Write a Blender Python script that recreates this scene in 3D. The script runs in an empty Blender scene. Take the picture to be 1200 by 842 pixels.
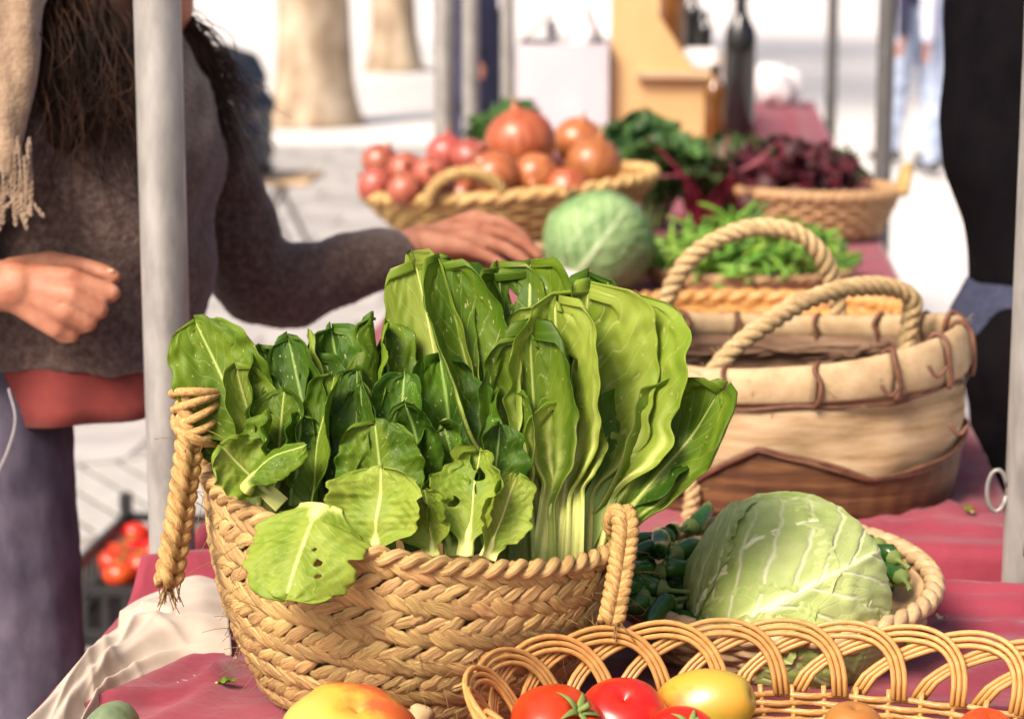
import bpy, bmesh, math, random
import numpy as np
from mathutils import Vector, Matrix, Quaternion
random.seed(7)
rng = np.random.default_rng(7)
PI = math.pi
scene = bpy.context.scene
COL = scene.collection

# ------------------------------------------------------------------ camera, sky, sun, exposure
FPX, IW, IH = 2700.0, 1200, 842           # focal length in photo pixels, photo size
PITCH, YAW = math.atan(504 / FPX), math.atan(251 / FPX)
CAM = np.array([0.0, 0.0, 1.5])
cd = bpy.data.cameras.new('camera')
cd.sensor_width = 36.0
cd.lens = FPX / IW * 36.0
cd.clip_start, cd.clip_end = 0.05, 600
cd.dof.use_dof = True
cd.dof.focus_distance = 1.90
cd.dof.aperture_fstop = 6.6
cam = bpy.data.objects.new('camera', cd)
COL.objects.link(cam)
cam.location = CAM
cam.rotation_euler = (PI / 2 - PITCH, 0, YAW)
scene.camera = cam

SUN_AZ = math.radians(216)                # compass-like: direction the light comes from, measured from +Y clockwise
SUN_EL = math.radians(45)
to_sun = Vector((math.sin(SUN_AZ) * math.cos(SUN_EL), math.cos(SUN_AZ) * math.cos(SUN_EL), math.sin(SUN_EL)))
world = bpy.data.worlds.new('World')
scene.world = world
world.use_nodes = True
nt = world.node_tree
bg = nt.nodes['Background']
sky = nt.nodes.new('ShaderNodeTexSky')
sky.sky_type = 'NISHITA'
sky.sun_disc = False
sky.sun_elevation = SUN_EL
sky.sun_rotation = SUN_AZ
sky.air_density = 0.7
sky.dust_density = 6.0
sky.ozone_density = 1.0
nt.links.new(sky.outputs[0], bg.inputs[0])
bg.inputs[1].default_value = 0.13
sl = bpy.data.lights.new('sun', 'SUN')
sl.energy = 4.4
sl.angle = math.radians(24)
sl.color = (1.0, 0.875, 0.72)
sun = bpy.data.objects.new('sun', sl)
COL.objects.link(sun)
sun.rotation_euler = (-to_sun).to_track_quat('-Z', 'Y').to_euler()
scene.view_settings.view_transform = 'Standard'
scene.view_settings.look = 'None'
scene.view_settings.gamma = 1.0
scene.view_settings.use_curve_mapping = False
scene.view_settings.exposure = 0.54
scene.render.film_transparent = False
scene.cycles.use_denoising = True
scene.cycles.max_bounces = 8
scene.cycles.transparent_max_bounces = 8
scene.cycles.sample_clamp_indirect = 6.0

# ------------------------------------------------------------------ picture -> place
TZ = 0.85                                  # table top height
def ray(px, py):
    x, y = (px - IW / 2) / FPX, (IH / 2 - py) / FPX
    c, s = math.cos(PITCH), math.sin(PITCH)
    v = (x, c + y * s, -s + y * c)
    cy, sy = math.cos(YAW), math.sin(YAW)
    return np.array([cy * v[0] - sy * v[1], sy * v[0] + cy * v[1], v[2]])
def T(px, py, z=TZ):                       # where the pixel's ray meets the height z
    r = ray(px, py)
    return CAM + r * (z - CAM[2]) / r[2]
def W(px, py, d):                          # point at a given depth
    return CAM + ray(px, py) * d
RIGHT = np.array([math.cos(YAW), math.sin(YAW), 0.0])
TOCAM = np.array([math.sin(YAW), -math.cos(YAW), 0.0])
UP = np.array([0.0, 0.0, 1.0])

# ------------------------------------------------------------------ mesh helpers
class MB:
    """collects vertices, faces, uv and one float attribute, then links them as ONE mesh object"""
    def __init__(s):
        s.v, s.f, s.uv, s.at, s.n = [], [], [], [], 0
    def add(s, v, f, uv=None, at=None):
        v = np.asarray(v, float)
        s.v.append(v)
        s.f += [tuple(i + s.n for i in q) for q in f]
        s.uv.append(np.zeros((len(v), 2)) if uv is None else np.asarray(uv, float))
        s.at.append(np.zeros(len(v)) if at is None else np.asarray(at, float))
        s.n += len(v)
        return s
    def mesh(s, name='mesh', smooth=True):
        me = bpy.data.meshes.new(name)
        V = np.concatenate(s.v)
        me.from_pydata(V.tolist(), [], s.f)
        if smooth:
            me.polygons.foreach_set('use_smooth', [True] * len(me.polygons))
        li = np.empty(len(me.loops), int)
        me.loops.foreach_get('vertex_index', li)
        uv = np.concatenate(s.uv)[li]
        ul = me.uv_layers.new(name='UVMap')
        ul.data.foreach_set('uv', uv.ravel())
        a = me.attributes.new('mask', 'FLOAT', 'POINT')
        a.data.foreach_set('value', np.concatenate(s.at))
        me.update()
        return me
    def obj(s, name, mat, parent=None, smooth=True, **kw):
        return link(name, s.mesh(name, smooth), mat, parent, **kw)

def link(name, me, mat, parent=None, loc=None, rot=None, scale=None):
    if mat is not None and len(me.materials) == 0:
        me.materials.append(mat)
    o = bpy.data.objects.new(name, me)
    COL.objects.link(o)
    if parent is not None:
        o.parent = parent
        if loc is None:
            o.matrix_parent_inverse = inv(parent)
    if loc is not None: o.location = loc
    if rot is not None: o.rotation_euler = rot
    if scale is not None: o.scale = scale
    return o
def world_m(o):
    m = Matrix.LocRotScale(o.location, o.rotation_euler, o.scale)
    if o.parent is not None:
        m = world_m(o.parent) @ o.matrix_parent_inverse @ m
    return m
def inv(o): return world_m(o).inverted()
def tag(o, label=None, cat=None, group=None, kind=None):
    if label: o['label'] = label
    if cat: o['category'] = cat
    if group: o['group'] = group
    if kind: o['kind'] = kind
    return o
def thing(name, label, cat, loc=(0, 0, 0), group=None, rz=0.0):
    o = bpy.data.objects.new(name, None)
    COL.objects.link(o)
    o.empty_display_size = 0.05
    o.location = loc
    o.rotation_euler = (0, 0, rz)
    return tag(o, label, cat, group)
def child(name, mb, mat, parent, smooth=True):
    """mesh in the parent's own space"""
    o = link(name, mb.mesh(name, smooth) if isinstance(mb, MB) else mb, mat)
    o.parent = parent
    return o
def copy_tree(o, parent=None):
    c = o.copy()
    COL.objects.link(c)
    c.parent = parent
    for ch in list(o.children):
        copy_tree(ch, c)
    return c

def box(mb, c, s, rz=0.0, bev=0.0):
    c = np.asarray(c, float); hx, hy, hz = np.asarray(s, float) / 2
    if bev > 0:
        bm = bmesh.new()
        bmesh.ops.create_cube(bm, size=1.0)
        bmesh.ops.scale(bm, vec=(2 * hx, 2 * hy, 2 * hz), verts=bm.verts)
        bmesh.ops.bevel(bm, geom=list(bm.edges), offset=bev, segments=2, affect='EDGES')
        bm.verts.ensure_lookup_table()
        v = np.array([q.co[:] for q in bm.verts])
        f = [tuple(x.index for x in q.verts) for q in bm.faces]
        bm.free()
    else:
        v = np.array([[x, y, z] for x in (-hx, hx) for y in (-hy, hy) for z in (-hz, hz)])
        f = [(0, 1, 3, 2), (4, 6, 7, 5), (0, 4, 5, 1), (2, 3, 7, 6), (0, 2, 6, 4), (1, 5, 7, 3)]
    if rz:
        ca, sa = math.cos(rz), math.sin(rz)
        v = v @ np.array([[ca, sa, 0], [-sa, ca, 0], [0, 0, 1]])
    mb.add(v + c, f, v[:, :2])

def frames(P):
    P = np.asarray(P, float)
    t = np.gradient(P, axis=0)
    t /= np.linalg.norm(t, axis=1)[:, None] + 1e-12
    n = np.zeros_like(P)
    a = np.array([0, 0, 1.0]) if abs(t[0, 2]) < 0.9 else np.array([1.0, 0, 0])
    n[0] = np.cross(t[0], a); n[0] /= np.linalg.norm(n[0])
    for i in range(1, len(P)):
        q = n[i - 1] - t[i] * np.dot(n[i - 1], t[i])
        n[i] = q / (np.linalg.norm(q) + 1e-12)
    return t, n, np.cross(t, n)
def tube(mb, P, R, k=8, flat=1.0, cap=True, closed=False, up=None, vlen=1.0, at=None):
    """round or flat tube; R radius or list; flat scales the second axis; up fixes the flat side"""
    P = np.asarray(P, float); m = len(P)
    R = np.broadcast_to(np.asarray(R, float), (m,))
    t, n, b = frames(P)
    if up is not None:
        U = np.broadcast_to(np.asarray(up, float), P.shape)
        n = np.cross(t, U); n /= np.linalg.norm(n, axis=1)[:, None] + 1e-12
        b = np.cross(n, t)
    a = np.arange(k) * 2 * PI / k
    v = P[:, None, :] + R[:, None, None] * (np.cos(a)[None, :, None] * n[:, None, :] + flat * np.sin(a)[None, :, None] * b[:, None, :])
    v = v.reshape(-1, 3)
    f = []
    for i in range(m if closed else m - 1):
        i2 = (i + 1) % m
        for j in range(k):
            j2 = (j + 1) % k
            f.append((i * k + j, i * k + j2, i2 * k + j2, i2 * k + j))
    uv = np.stack([np.tile(np.arange(k) / k, m), np.repeat(np.arange(m) / max(1, m - 1) * vlen, k)], 1)
    A = np.zeros(len(v)) if at is None else np.repeat(np.broadcast_to(at, (m,)), k)
    if cap and not closed:
        f.append(tuple(range(k))[::-1])
        f.append(tuple((m - 1) * k + j for j in range(k)))
    mb.add(v, f, uv, A)
def lathe(mb, prof, k=32, c=(0, 0, 0), fn=None, ax=1.0, ay=1.0, at=None):
    """prof: list of (r, z); fn(theta, i, r, z)->(r, z)"""
    prof = np.asarray(prof, float); m = len(prof)
    th = np.arange(k) * 2 * PI / k
    r = np.repeat(prof[:, 0][:, None], k, 1); z = np.repeat(prof[:, 1][:, None], k, 1)
    if fn is not None:
        r, z = fn(th[None, :], np.arange(m)[:, None] / (m - 1), r, z)
        r = np.broadcast_to(r, (m, k)); z = np.broadcast_to(z, (m, k))
    v = np.stack([r * np.cos(th) * ax, r * np.sin(th) * ay, z], -1).reshape(-1, 3) + np.asarray(c, float)
    f = [(i * k + j, i * k + (j + 1) % k, (i + 1) * k + (j + 1) % k, (i + 1) * k + j) for i in range(m - 1) for j in range(k)]
    uv = np.stack([np.tile(np.arange(k) / k, m), np.repeat(np.arange(m) / (m - 1), k)], 1)
    A = None if at is None else np.repeat(np.asarray(at, float), k)
    mb.add(v, f, uv, A)
def smoothstep(a, b, x):
    t = np.clip((x - a) / (b - a), 0, 1)
    return t * t * (3 - 2 * t)
def spline(pts, n):
    """Catmull-Rom through rows of any width"""
    P = np.asarray(pts, float)
    P = np.vstack([2 * P[0] - P[1], P, 2 * P[-1] - P[-2]])
    m = len(P) - 3
    out = []
    for q in np.linspace(0, m, n):
        i = min(int(q), m - 1); t = q - i
        a, b, c, d = P[i:i + 4]
        out.append(0.5 * (2 * b + (c - a) * t + (2 * a - 5 * b + 4 * c - d) * t ** 2 + (3 * b - a - 3 * c + d) * t ** 3))
    return np.array(out)
def wob(P, seed, amp, freq):
    """cheap smooth 3-D noise: sum of sines"""
    r = np.random.default_rng(seed)
    o = np.zeros(len(P))
    for k in range(6):
        d = r.normal(size=3) * freq * (1 + 0.35 * k)
        o += np.sin(P @ d + r.uniform(0, 6.28)) / (1 + 0.5 * k)
    return o * amp / 2.5

# fused organic shapes: overlapping rounded pieces -> one continuous skin
def capsule(mb, p0, r0, p1, r1, k=14):
    p0, p1 = np.asarray(p0, float), np.asarray(p1, float)
    L = np.linalg.norm(p1 - p0) + 1e-9
    ax = (p1 - p0) / L
    P, R = [], []
    for a in np.linspace(-PI / 2 + 0.12, 0, 5):
        P.append(p0 + ax * r0 * math.sin(a)); R.append(r0 * math.cos(a))
    for a in np.linspace(0, PI / 2 - 0.12, 5):
        P.append(p1 + ax * r1 * math.sin(a)); R.append(r1 * math.cos(a))
    tube(mb, P, R, k)
def chain(mb, pts, rad, k=14):
    for i in range(len(pts) - 1):
        capsule(mb, pts[i], rad[i], pts[i + 1], rad[i + 1], k)
def ball(mb, c, r, k=16):
    r = np.broadcast_to(np.asarray(r, float), (3,))
    a = np.linspace(-PI / 2 + .02, PI / 2 - .02, k // 2 + 2)
    m2 = MB(); lathe(m2, [(math.cos(q), math.sin(q)) for q in a], k)
    v = m2.v[0] * r + np.asarray(c, float)
    f = list(m2.f) + [tuple(range(k))[::-1], tuple(len(v) - k + j for j in range(k))]
    mb.add(v, f)
def fuse(mb, voxel, smooth=4, disp=None):
    me = mb.mesh('tmp')
    o = bpy.data.objects.new('tmp', me)
    COL.objects.link(o)
    r = o.modifiers.new('r', 'REMESH'); r.mode = 'VOXEL'; r.voxel_size = voxel; r.adaptivity = 0
    s = o.modifiers.new('s', 'SMOOTH'); s.factor = 0.5; s.iterations = smooth
    dg = bpy.context.evaluated_depsgraph_get()
    out = bpy.data.meshes.new_from_object(o.evaluated_get(dg))
    bpy.data.objects.remove(o); bpy.data.meshes.remove(me)
    if disp is not None:
        n = len(out.vertices)
        co = np.empty(n * 3); out.vertices.foreach_get('co', co); co = co.reshape(-1, 3)
        no = np.empty(n * 3); out.vertices.foreach_get('normal', no); no = no.reshape(-1, 3)
        co = co + no * disp(co)[:, None]
        out.vertices.foreach_set('co', co.ravel())
    out.polygons.foreach_set('use_smooth', [True] * len(out.polygons))
    out.update()
    out.materials.clear()
    return out

# ------------------------------------------------------------------ materials
def rgb(c): return (c[0], c[1], c[2], 1.0)
def mat(name, cols, scale=20.0, stretch=(1, 1, 1), rough=0.6, bump=0.0, bscale=None, bdist=0.002, detail=4.0,
        coord='Object', spec=0.4, transl=0.0, tcol=None, sheen=0.0, vary=0.0, huevary=0.0, metal=0.0, coat=0.0, sss=0.0, fine=None, ramp=(0.3, 0.7), grad=None, mrot=None):
    m = bpy.data.materials.new(name)
    m.use_nodes = True
    t = m.node_tree; N = t.nodes; L = t.links
    N.clear()
    out = N.new('ShaderNodeOutputMaterial')
    p = N.new('ShaderNodeBsdfPrincipled')
    p.inputs['Roughness'].default_value = rough
    p.inputs['Specular IOR Level'].default_value = spec
    p.inputs['Metallic'].default_value = metal
    p.inputs['Sheen Weight'].default_value = sheen
    p.inputs['Coat Weight'].default_value = coat
    p.inputs['Coat Roughness'].default_value = 0.15
    if sss > 0:
        p.inputs['Subsurface Weight'].default_value = sss
        p.inputs['Subsurface Radius'].default_value = (0.02, 0.008, 0.004)
        p.inputs['Subsurface Scale'].default_value = 0.4
    tc = N.new('ShaderNodeTexCoord'); mp = N.new('ShaderNodeMapping')
    mp.inputs['Scale'].default_value = stretch
    if mrot is not None: mp.inputs['Rotation'].default_value = mrot
    L.new(tc.outputs[coord], mp.inputs[0])
    no = N.new('ShaderNodeTexNoise')
    no.inputs['Scale'].default_value = scale; no.inputs['Detail'].default_value = detail
    no.inputs['Roughness'].default_value = 0.6
    L.new(mp.outputs[0], no.inputs[0])
    cr = N.new('ShaderNodeValToRGB')
    el = cr.color_ramp.elements
    n = len(cols)
    for i, c in enumerate(cols):
        pos = ramp[0] + (ramp[1] - ramp[0]) * i / max(1, n - 1)
        e = el[i] if i < 2 else el.new(pos)
        e.position = pos; e.color = rgb(c)
    if n == 1: el[1].color = rgb(cols[0])
    fac = no.outputs[0]
    if grad is not None:                    # colour also drifts along one local axis
        sx = N.new('ShaderNodeVectorMath'); sx.operation = 'DOT_PRODUCT'; sx.inputs[1].default_value = grad
        L.new(tc.outputs['Object'], sx.inputs[0])
        ad = N.new('ShaderNodeMath'); ad.operation = 'ADD'
        L.new(fac, ad.inputs[0]); L.new(sx.outputs['Value'], ad.inputs[1]); fac = ad.outputs[0]
    L.new(fac, cr.inputs[0])
    col = cr.outputs[0]
    if vary or huevary:
        oi = N.new('ShaderNodeObjectInfo'); hs = N.new('ShaderNodeHueSaturation')
        a = N.new('ShaderNodeMapRange'); a.inputs[3].default_value = 1 - vary; a.inputs[4].default_value = 1 + vary
        b = N.new('ShaderNodeMapRange'); b.inputs[3].default_value = .5 - huevary; b.inputs[4].default_value = .5 + huevary
        mm = N.new('ShaderNodeMath'); mm.operation = 'MULTIPLY'; mm.inputs[1].default_value = 7.31
        fr = N.new('ShaderNodeMath'); fr.operation = 'FRACT'
        L.new(oi.outputs['Random'], a.inputs[0]); L.new(oi.outputs['Random'], mm.inputs[0]); L.new(mm.outputs[0], fr.inputs[0]); L.new(fr.outputs[0], b.inputs[0])
        L.new(a.outputs[0], hs.inputs['Value']); L.new(b.outputs[0], hs.inputs['Hue']); L.new(col, hs.inputs['Color'])
        col = hs.outputs[0]
    L.new(col, p.inputs['Base Color'])
    if bump > 0:
        n2 = N.new('ShaderNodeTexNoise')
        n2.inputs['Scale'].default_value = bscale or scale * 3; n2.inputs['Detail'].default_value = 3
        L.new(mp.outputs[0], n2.inputs[0])
        bp = N.new('ShaderNodeBump'); bp.inputs['Strength'].default_value = bump; bp.inputs['Distance'].default_value = bdist
        L.new(n2.outputs[0], bp.inputs['Height']); L.new(bp.outputs[0], p.inputs['Normal'])
    sh = p.outputs[0]
    if transl > 0:
        tr = N.new('ShaderNodeBsdfTranslucent'); mx = N.new('ShaderNodeMixShader')
        mx.inputs[0].default_value = transl
        if tcol is None: L.new(col, tr.inputs[0])
        else: tr.inputs[0].default_value = rgb(tcol)
        L.new(sh, mx.inputs[1]); L.new(tr.outputs[0], mx.inputs[2]); sh = mx.outputs[0]
    L.new(sh, out.inputs[0])
    m['p'] = p.name
    return m

def leaf_mat(name, dark, light, rib, vein=0.5, K=9.0, slant=0.9, rough=0.45, transl=0.42, tcol=(0.30, 0.44, 0.03), spots=0.0, vary=0.2, bump=0.25, vthick=0.1):
    """UV: x across -1..1, y along 0..1; attribute mask = midrib / stalk"""
    m = bpy.data.materials.new(name)
    m.use_nodes = True
    t = m.node_tree; N = t.nodes; L = t.links
    N.clear()
    def math_(op, a, b=None):
        q = N.new('ShaderNodeMath'); q.operation = op
        for i, x in enumerate((a, b)):
            if x is None: continue
            if isinstance(x, (int, float)): q.inputs[i].default_value = x
            else: L.new(x, q.inputs[i])
        return q.outputs[0]
    def mrange(x, a, b, c=0.0, d=1.0):
        q = N.new('ShaderNodeMapRange'); q.interpolation_type = 'SMOOTHSTEP'
        for i, v in enumerate((a, b, c, d)): q.inputs[i + 1].default_value = v
        L.new(x, q.inputs[0]); return q.outputs[0]
    def mix(f, a, b):
        q = N.new('ShaderNodeMix'); q.data_type = 'RGBA'
        for s, x in ((q.inputs[0], f), (q.inputs[6], a), (q.inputs[7], b)):
            if isinstance(x, (int, float)): s.default_value = x
            elif isinstance(x, tuple): s.default_value = rgb(x)
            else: L.new(x, s)
        return q.outputs[2]
    out = N.new('ShaderNodeOutputMaterial'); p = N.new('ShaderNodeBsdfPrincipled')
    p.inputs['Roughness'].default_value = rough; p.inputs['Specular IOR Level'].default_value = 0.22
    tc = N.new('ShaderNodeTexCoord'); sp = N.new('ShaderNodeSeparateXYZ')
    L.new(tc.outputs['UV'], sp.inputs[0])
    nz = N.new('ShaderNodeTexNoise'); nz.inputs['Scale'].default_value = 3.0; nz.inputs['Detail'].default_value = 3
    oi = N.new('ShaderNodeObjectInfo')
    vadd = N.new('ShaderNodeVectorMath'); vadd.operation = 'ADD'
    cmb = N.new('ShaderNodeCombineXYZ'); L.new(math_('MULTIPLY', oi.outputs['Random'], 37.0), cmb.inputs[2])
    L.new(tc.outputs['UV'], vadd.inputs[0]); L.new(cmb.outputs[0], vadd.inputs[1]); L.new(vadd.outputs[0], nz.inputs[0])
    n = math_('SUBTRACT', nz.outputs[0], 0.5)
    au = math_('ABSOLUTE', sp.outputs[0])
    # side veins: lines of constant (v - slant*|u|) bent by noise
    ph = math_('ADD', math_('MULTIPLY', math_('SUBTRACT', sp.outputs[1], math_('MULTIPLY', math_('POWER', au, 0.8), slant / 2.5)), K), math_('MULTIPLY', n, 1.1))
    side = math_('MULTIPLY', math_('SIGN', sp.outputs[0]), 0.23)
    fr = math_('FRACT', math_('ADD', ph, side))
    dist = math_('ABSOLUTE', math_('SUBTRACT', fr, 0.5))
    v1 = math_('MULTIPLY', mrange(dist, 0.0, vthick, 1.0, 0.0), mrange(au, 0.15, 1.0, 1.0, 0.25))
    vo = N.new('ShaderNodeTexVoronoi'); vo.feature = 'DISTANCE_TO_EDGE'; vo.inputs['Scale'].default_value = 11
    vd = N.new('ShaderNodeVectorMath'); vd.operation = 'ADD'; sc_ = N.new('ShaderNodeVectorMath'); sc_.operation = 'SCALE'; sc_.inputs['Scale'].default_value = 0.22
    L.new(nz.outputs['Color'], sc_.inputs[0]); L.new(vadd.outputs[0], vd.inputs[0]); L.new(sc_.outputs[0], vd.inputs[1]); L.new(vd.outputs[0], vo.inputs[0])
    v2 = math_('MULTIPLY', mrange(vo.outputs[0], 0.0, 0.05, 1.0, 0.0), 0.14)
    at = N.new('ShaderNodeAttribute'); at.attribute_name = 'mask'
    ribm = at.outputs['Fac']
    vs = math_('MULTIPLY', math_('MAXIMUM', v1, v2), vein)
    n3 = N.new('ShaderNodeTexNoise'); n3.inputs['Scale'].default_value = 1.7; n3.inputs['Detail'].default_value = 5
    L.new(vadd.outputs[0], n3.inputs[0])
    base = mix(mrange(n3.outputs[0], 0.3, 0.7), dark, light)
    c = mix(vs, base, rib)
    c = mix(ribm, c, rib)
    if spots > 0:
        n4 = N.new('ShaderNodeTexNoise'); n4.inputs['Scale'].default_value = 13; n4.inputs['Detail'].default_value = 1
        sm_ = N.new('ShaderNodeMapping'); sm_.inputs['Scale'].default_value = (1, 2.4, 1); L.new(vadd.outputs[0], sm_.inputs[0]); L.new(sm_.outputs[0], n4.inputs[0])
        c = mix(math_('MULTIPLY', mrange(n4.outputs[0], 0.70, 0.74), spots), c, (0.55, 0.5, 0.22))
    hs = N.new('ShaderNodeHueSaturation')
    a = N.new('ShaderNodeMapRange'); a.inputs[3].default_value = 1 - vary; a.inputs[4].default_value = 1 + vary
    L.new(oi.outputs['Random'], a.inputs[0]); L.new(a.outputs[0], hs.inputs['Value']); L.new(c, hs.inputs['Color'])
    c = hs.outputs[0]
    L.new(c, p.inputs['Base Color'])
    bp = N.new('ShaderNodeBump'); bp.inputs['Strength'].default_value = bump; bp.inputs['Distance'].default_value = 0.004
    hh = math_('ADD', math_('MULTIPLY', math_('MAXIMUM', v1, v2), -1.0), math_('MULTIPLY', n3.outputs[0], 1.2))
    L.new(hh, bp.inputs['Height']); L.new(bp.outputs[0], p.inputs['Normal'])
    tr = N.new('ShaderNodeBsdfTranslucent'); tr.inputs[0].default_value = rgb(tcol)
    L.new(mix(0.5, c, tcol), tr.inputs[0])
    mx = N.new('ShaderNodeMixShader')
    L.new(math_('MULTIPLY', math_('SUBTRACT', 1.0, math_('MULTIPLY', ribm, 0.8)), transl), mx.inputs[0])
    L.new(p.outputs[0], mx.inputs[1]); L.new(tr.outputs[0], mx.inputs[2]); L.new(mx.outputs[0], out.inputs[0])
    return m

M = {}
M['shaded_stone'] = mat('shaded_stone', [(.25, .233, .227), (.33, .31, .302), (.40, .38, .372)], 3.0, rough=.85, bump=.3, bscale=60, bdist=.004, vary=.12)  # left-hand paving: shade is mixed into this darker grey
M['street'] = mat('street', [(.56, .53, .52), (.66, .63, .62)], 1.2, rough=.9, bump=.3, bscale=40, bdist=.004)  # paler than the slabs: full sun on the right is put into the colour
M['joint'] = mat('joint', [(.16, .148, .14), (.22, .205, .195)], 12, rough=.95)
M['steel'] = mat('steel', [(.20, .19, .178), (.29, .276, .26), (.37, .355, .335)], 30, stretch=(1, 1, .3), rough=.5, metal=.35, bump=.15, bscale=90, bdist=.001, ramp=(.32, .66))
M['steel_backlit'] = mat('steel_backlit', [(.075, .070, .070), (.11, .105, .105)], 20, rough=.6, metal=.2)  # same poles as the others, colour darkened to look backlit
M['grate'] = mat('grate', [(.42, .40, .38), (.55, .53, .5)], 20, rough=.6, metal=.3)
M['dark_slot'] = mat('dark_slot', [(.03, .028, .027), (.05, .046, .044)], 20, rough=.9)
M['cloth'] = mat('cloth', [(.145, .011, .026), (.205, .019, .038), (.25, .029, .051)], 7, rough=.72, bump=.5, bscale=60, bdist=.003, sheen=.2, spec=.3)
M['towel'] = mat('towel', [(.40, .32, .255), (.52, .43, .35)], 14, rough=.9, bump=.3, bscale=700, bdist=.0006, sheen=.2, transl=.1)
M['awning'] = mat('awning', [(.74, .70, .64), (.80, .76, .70)], 5, rough=.9, transl=.72, spec=.1)
M['plank'] = mat('plank', [(.34, .22, .12), (.44, .30, .17)], 12, stretch=(1, .08, 1), rough=.7)
M['straw'] = mat('straw', [(.28, .155, .050), (.47, .30, .115), (.61, .43, .20)], 13, stretch=(1, .07, 1), coord='UV', rough=.66, bump=1.0, bscale=40, bdist=.0016, vary=.20, huevary=.008, spec=.3, ramp=(.3, .72))
M['straw_core'] = mat('straw_core', [(.17, .09, .03), (.30, .18, .07)], 60, stretch=(1, 1, .2), rough=.8, bump=.5, bscale=200)
M['rope'] = mat('rope', [(.30, .19, .085), (.46, .32, .16), (.56, .42, .24)], 9, stretch=(1.0, .6, 1), coord='UV', rough=.8, bump=.9, bscale=26, bdist=.0014, vary=.1, spec=.2)
M['esparto'] = mat('esparto', [(.24, .125, .035), (.42, .25, .09), (.52, .34, .14)], 9, stretch=(1.0, .4, 1), coord='UV', rough=.75, bump=1.0, bscale=24, bdist=.0016, vary=.12, spec=.25)
M['burlap'] = mat('burlap', [(.25, .155, .075), (.40, .275, .155), (.50, .37, .23)], 24, detail=8, ramp=(.34, .64), stretch=(.35, .35, 2.4), rough=.88, bump=.6, bscale=330, bdist=.0012, spec=.2)
M['burlap_band'] = mat('burlap_band', [(.33, .22, .12), (.46, .335, .20)], 40, rough=.9, bump=.6, bscale=300, bdist=.0012, spec=.2, vary=.1)
M['bark'] = mat('bark', [(.050, .018, .008), (.12, .050, .019), (.21, .10, .040)], 9, mrot=(0, .6, 0), stretch=(.5, .5, 9), rough=.6, bump=.5, bscale=60, bdist=.002)
M['vine'] = mat('vine', [(.075, .028, .016), (.17, .07, .038)], 60, rough=.6, bump=.5, bscale=160, bdist=.001)
M['liner'] = mat('liner', [(.055, .028, .018), (.14, .078, .046), (.2, .125, .08)], 12, stretch=(1, 1, 6), rough=.85, bump=.8, bscale=50, bdist=.003)
M['wicker'] = mat('wicker', [(.30, .130, .034), (.45, .225, .068), (.57, .33, .12)], 10, stretch=(1, .5, 1), coord='UV', rough=.4, bump=.25, bscale=20, bdist=.0008, vary=.12, spec=.45)
M['wicker_old'] = mat('wicker_old', [(.30, .17, .08), (.42, .26, .13)], 12, stretch=(1, .5, 1), coord='UV', rough=.6, bump=.4, bscale=24, vary=.14)
M['bamboo'] = mat('bamboo', [(.36, .22, .11), (.50, .34, .18)], 14, stretch=(1, .4, 1), coord='UV', rough=.5, bump=.3, bscale=30, vary=.15)
M['tomato'] = mat('tomato', [(.36, .010, .005), (.52, .028, .008), (.55, .08, .014)], 16, rough=.3, spec=.45, coat=.1, sss=.12, vary=.08, huevary=.008, bump=.12, bscale=70, bdist=.002)
M['tomato_gold'] = mat('tomato_gold', [(.30, .28, .035), (.54, .28, .035), (.55, .12, .02)], 24, grad=(0, -2.5, -3.0), rough=.3, spec=.5, coat=.15, sss=.12)
M['tomato_blush'] = mat('tomato_blush', [(.36, .34, .07), (.56, .36, .05), (.50, .09, .025)], 22, grad=(5.0, 0.5, 2.5), rough=.32, spec=.5, coat=.15, sss=.12)
M['tomato_brown'] = mat('tomato_brown', [(.22, .12, .03), (.36, .14, .03), (.40, .08, .02)], 8, rough=.28, spec=.5, coat=.15)
M['stem'] = mat('stem', [(.10, .16, .03), (.22, .26, .07)], 30, rough=.7, bump=.3)
M['dry_stem'] = mat('dry_stem', [(.36, .25, .12), (.55, .42, .24)], 40, rough=.8, bump=.5)
M['onion'] = mat('onion', [(.20, .045, .016), (.32, .085, .028), (.45, .17, .07)], 9, stretch=(4.5, .4, 1), coord='UV', rough=.38, spec=.5, coat=.15, bump=.12, bscale=20, vary=.12, huevary=.01)
M['shallot'] = mat('shallot', [(.20, .036, .026), (.31, .068, .045), (.44, .15, .095)], 9, stretch=(4.5, .4, 1), coord='UV', rough=.38, spec=.5, coat=.15, bump=.12, bscale=20, vary=.12, huevary=.01)
M['chilli'] = mat('chilli', [(.012, .055, .008), (.03, .10, .012), (.06, .15, .02)], 18, rough=.25, spec=.5, vary=.3)
M['bean'] = mat('bean', [(.07, .17, .018), (.13, .26, .03), (.20, .34, .06)], 20, rough=.4, spec=.4, vary=.3, huevary=.02)
M['red_stem'] = mat('red_stem', [(.10, .008, .020), (.20, .018, .042)], 25, rough=.35, vary=.2)
M['beet'] = mat('beet', [(.035, .008, .010), (.075, .016, .018)], 20, rough=.6, vary=.25)
M['board'] = mat('board', [(.50, .31, .13), (.60, .40, .19)], 5, stretch=(1, 3, .6), rough=.6)
M['bottle_dark'] = mat('bottle_dark', [(.006, .006, .007), (.012, .011, .010)], 10, rough=.12, spec=.6)
M['bottle_amber'] = mat('bottle_amber', [(.10, .035, .006), (.16, .06, .010)], 10, rough=.1, spec=.6)
M['cap'] = mat('cap', [(.02, .02, .02), (.04, .035, .03)], 10, rough=.4)
M['gold'] = mat('gold', [(.50, .32, .02), (.6, .4, .05)], 10, rough=.35)
M['carton'] = mat('carton', [(.46, .42, .46), (.54, .50, .54)], 6, rough=.7)
M['paper'] = mat('paper', [(.62, .59, .60), (.72, .70, .70)], 6, rough=.7)
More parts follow.
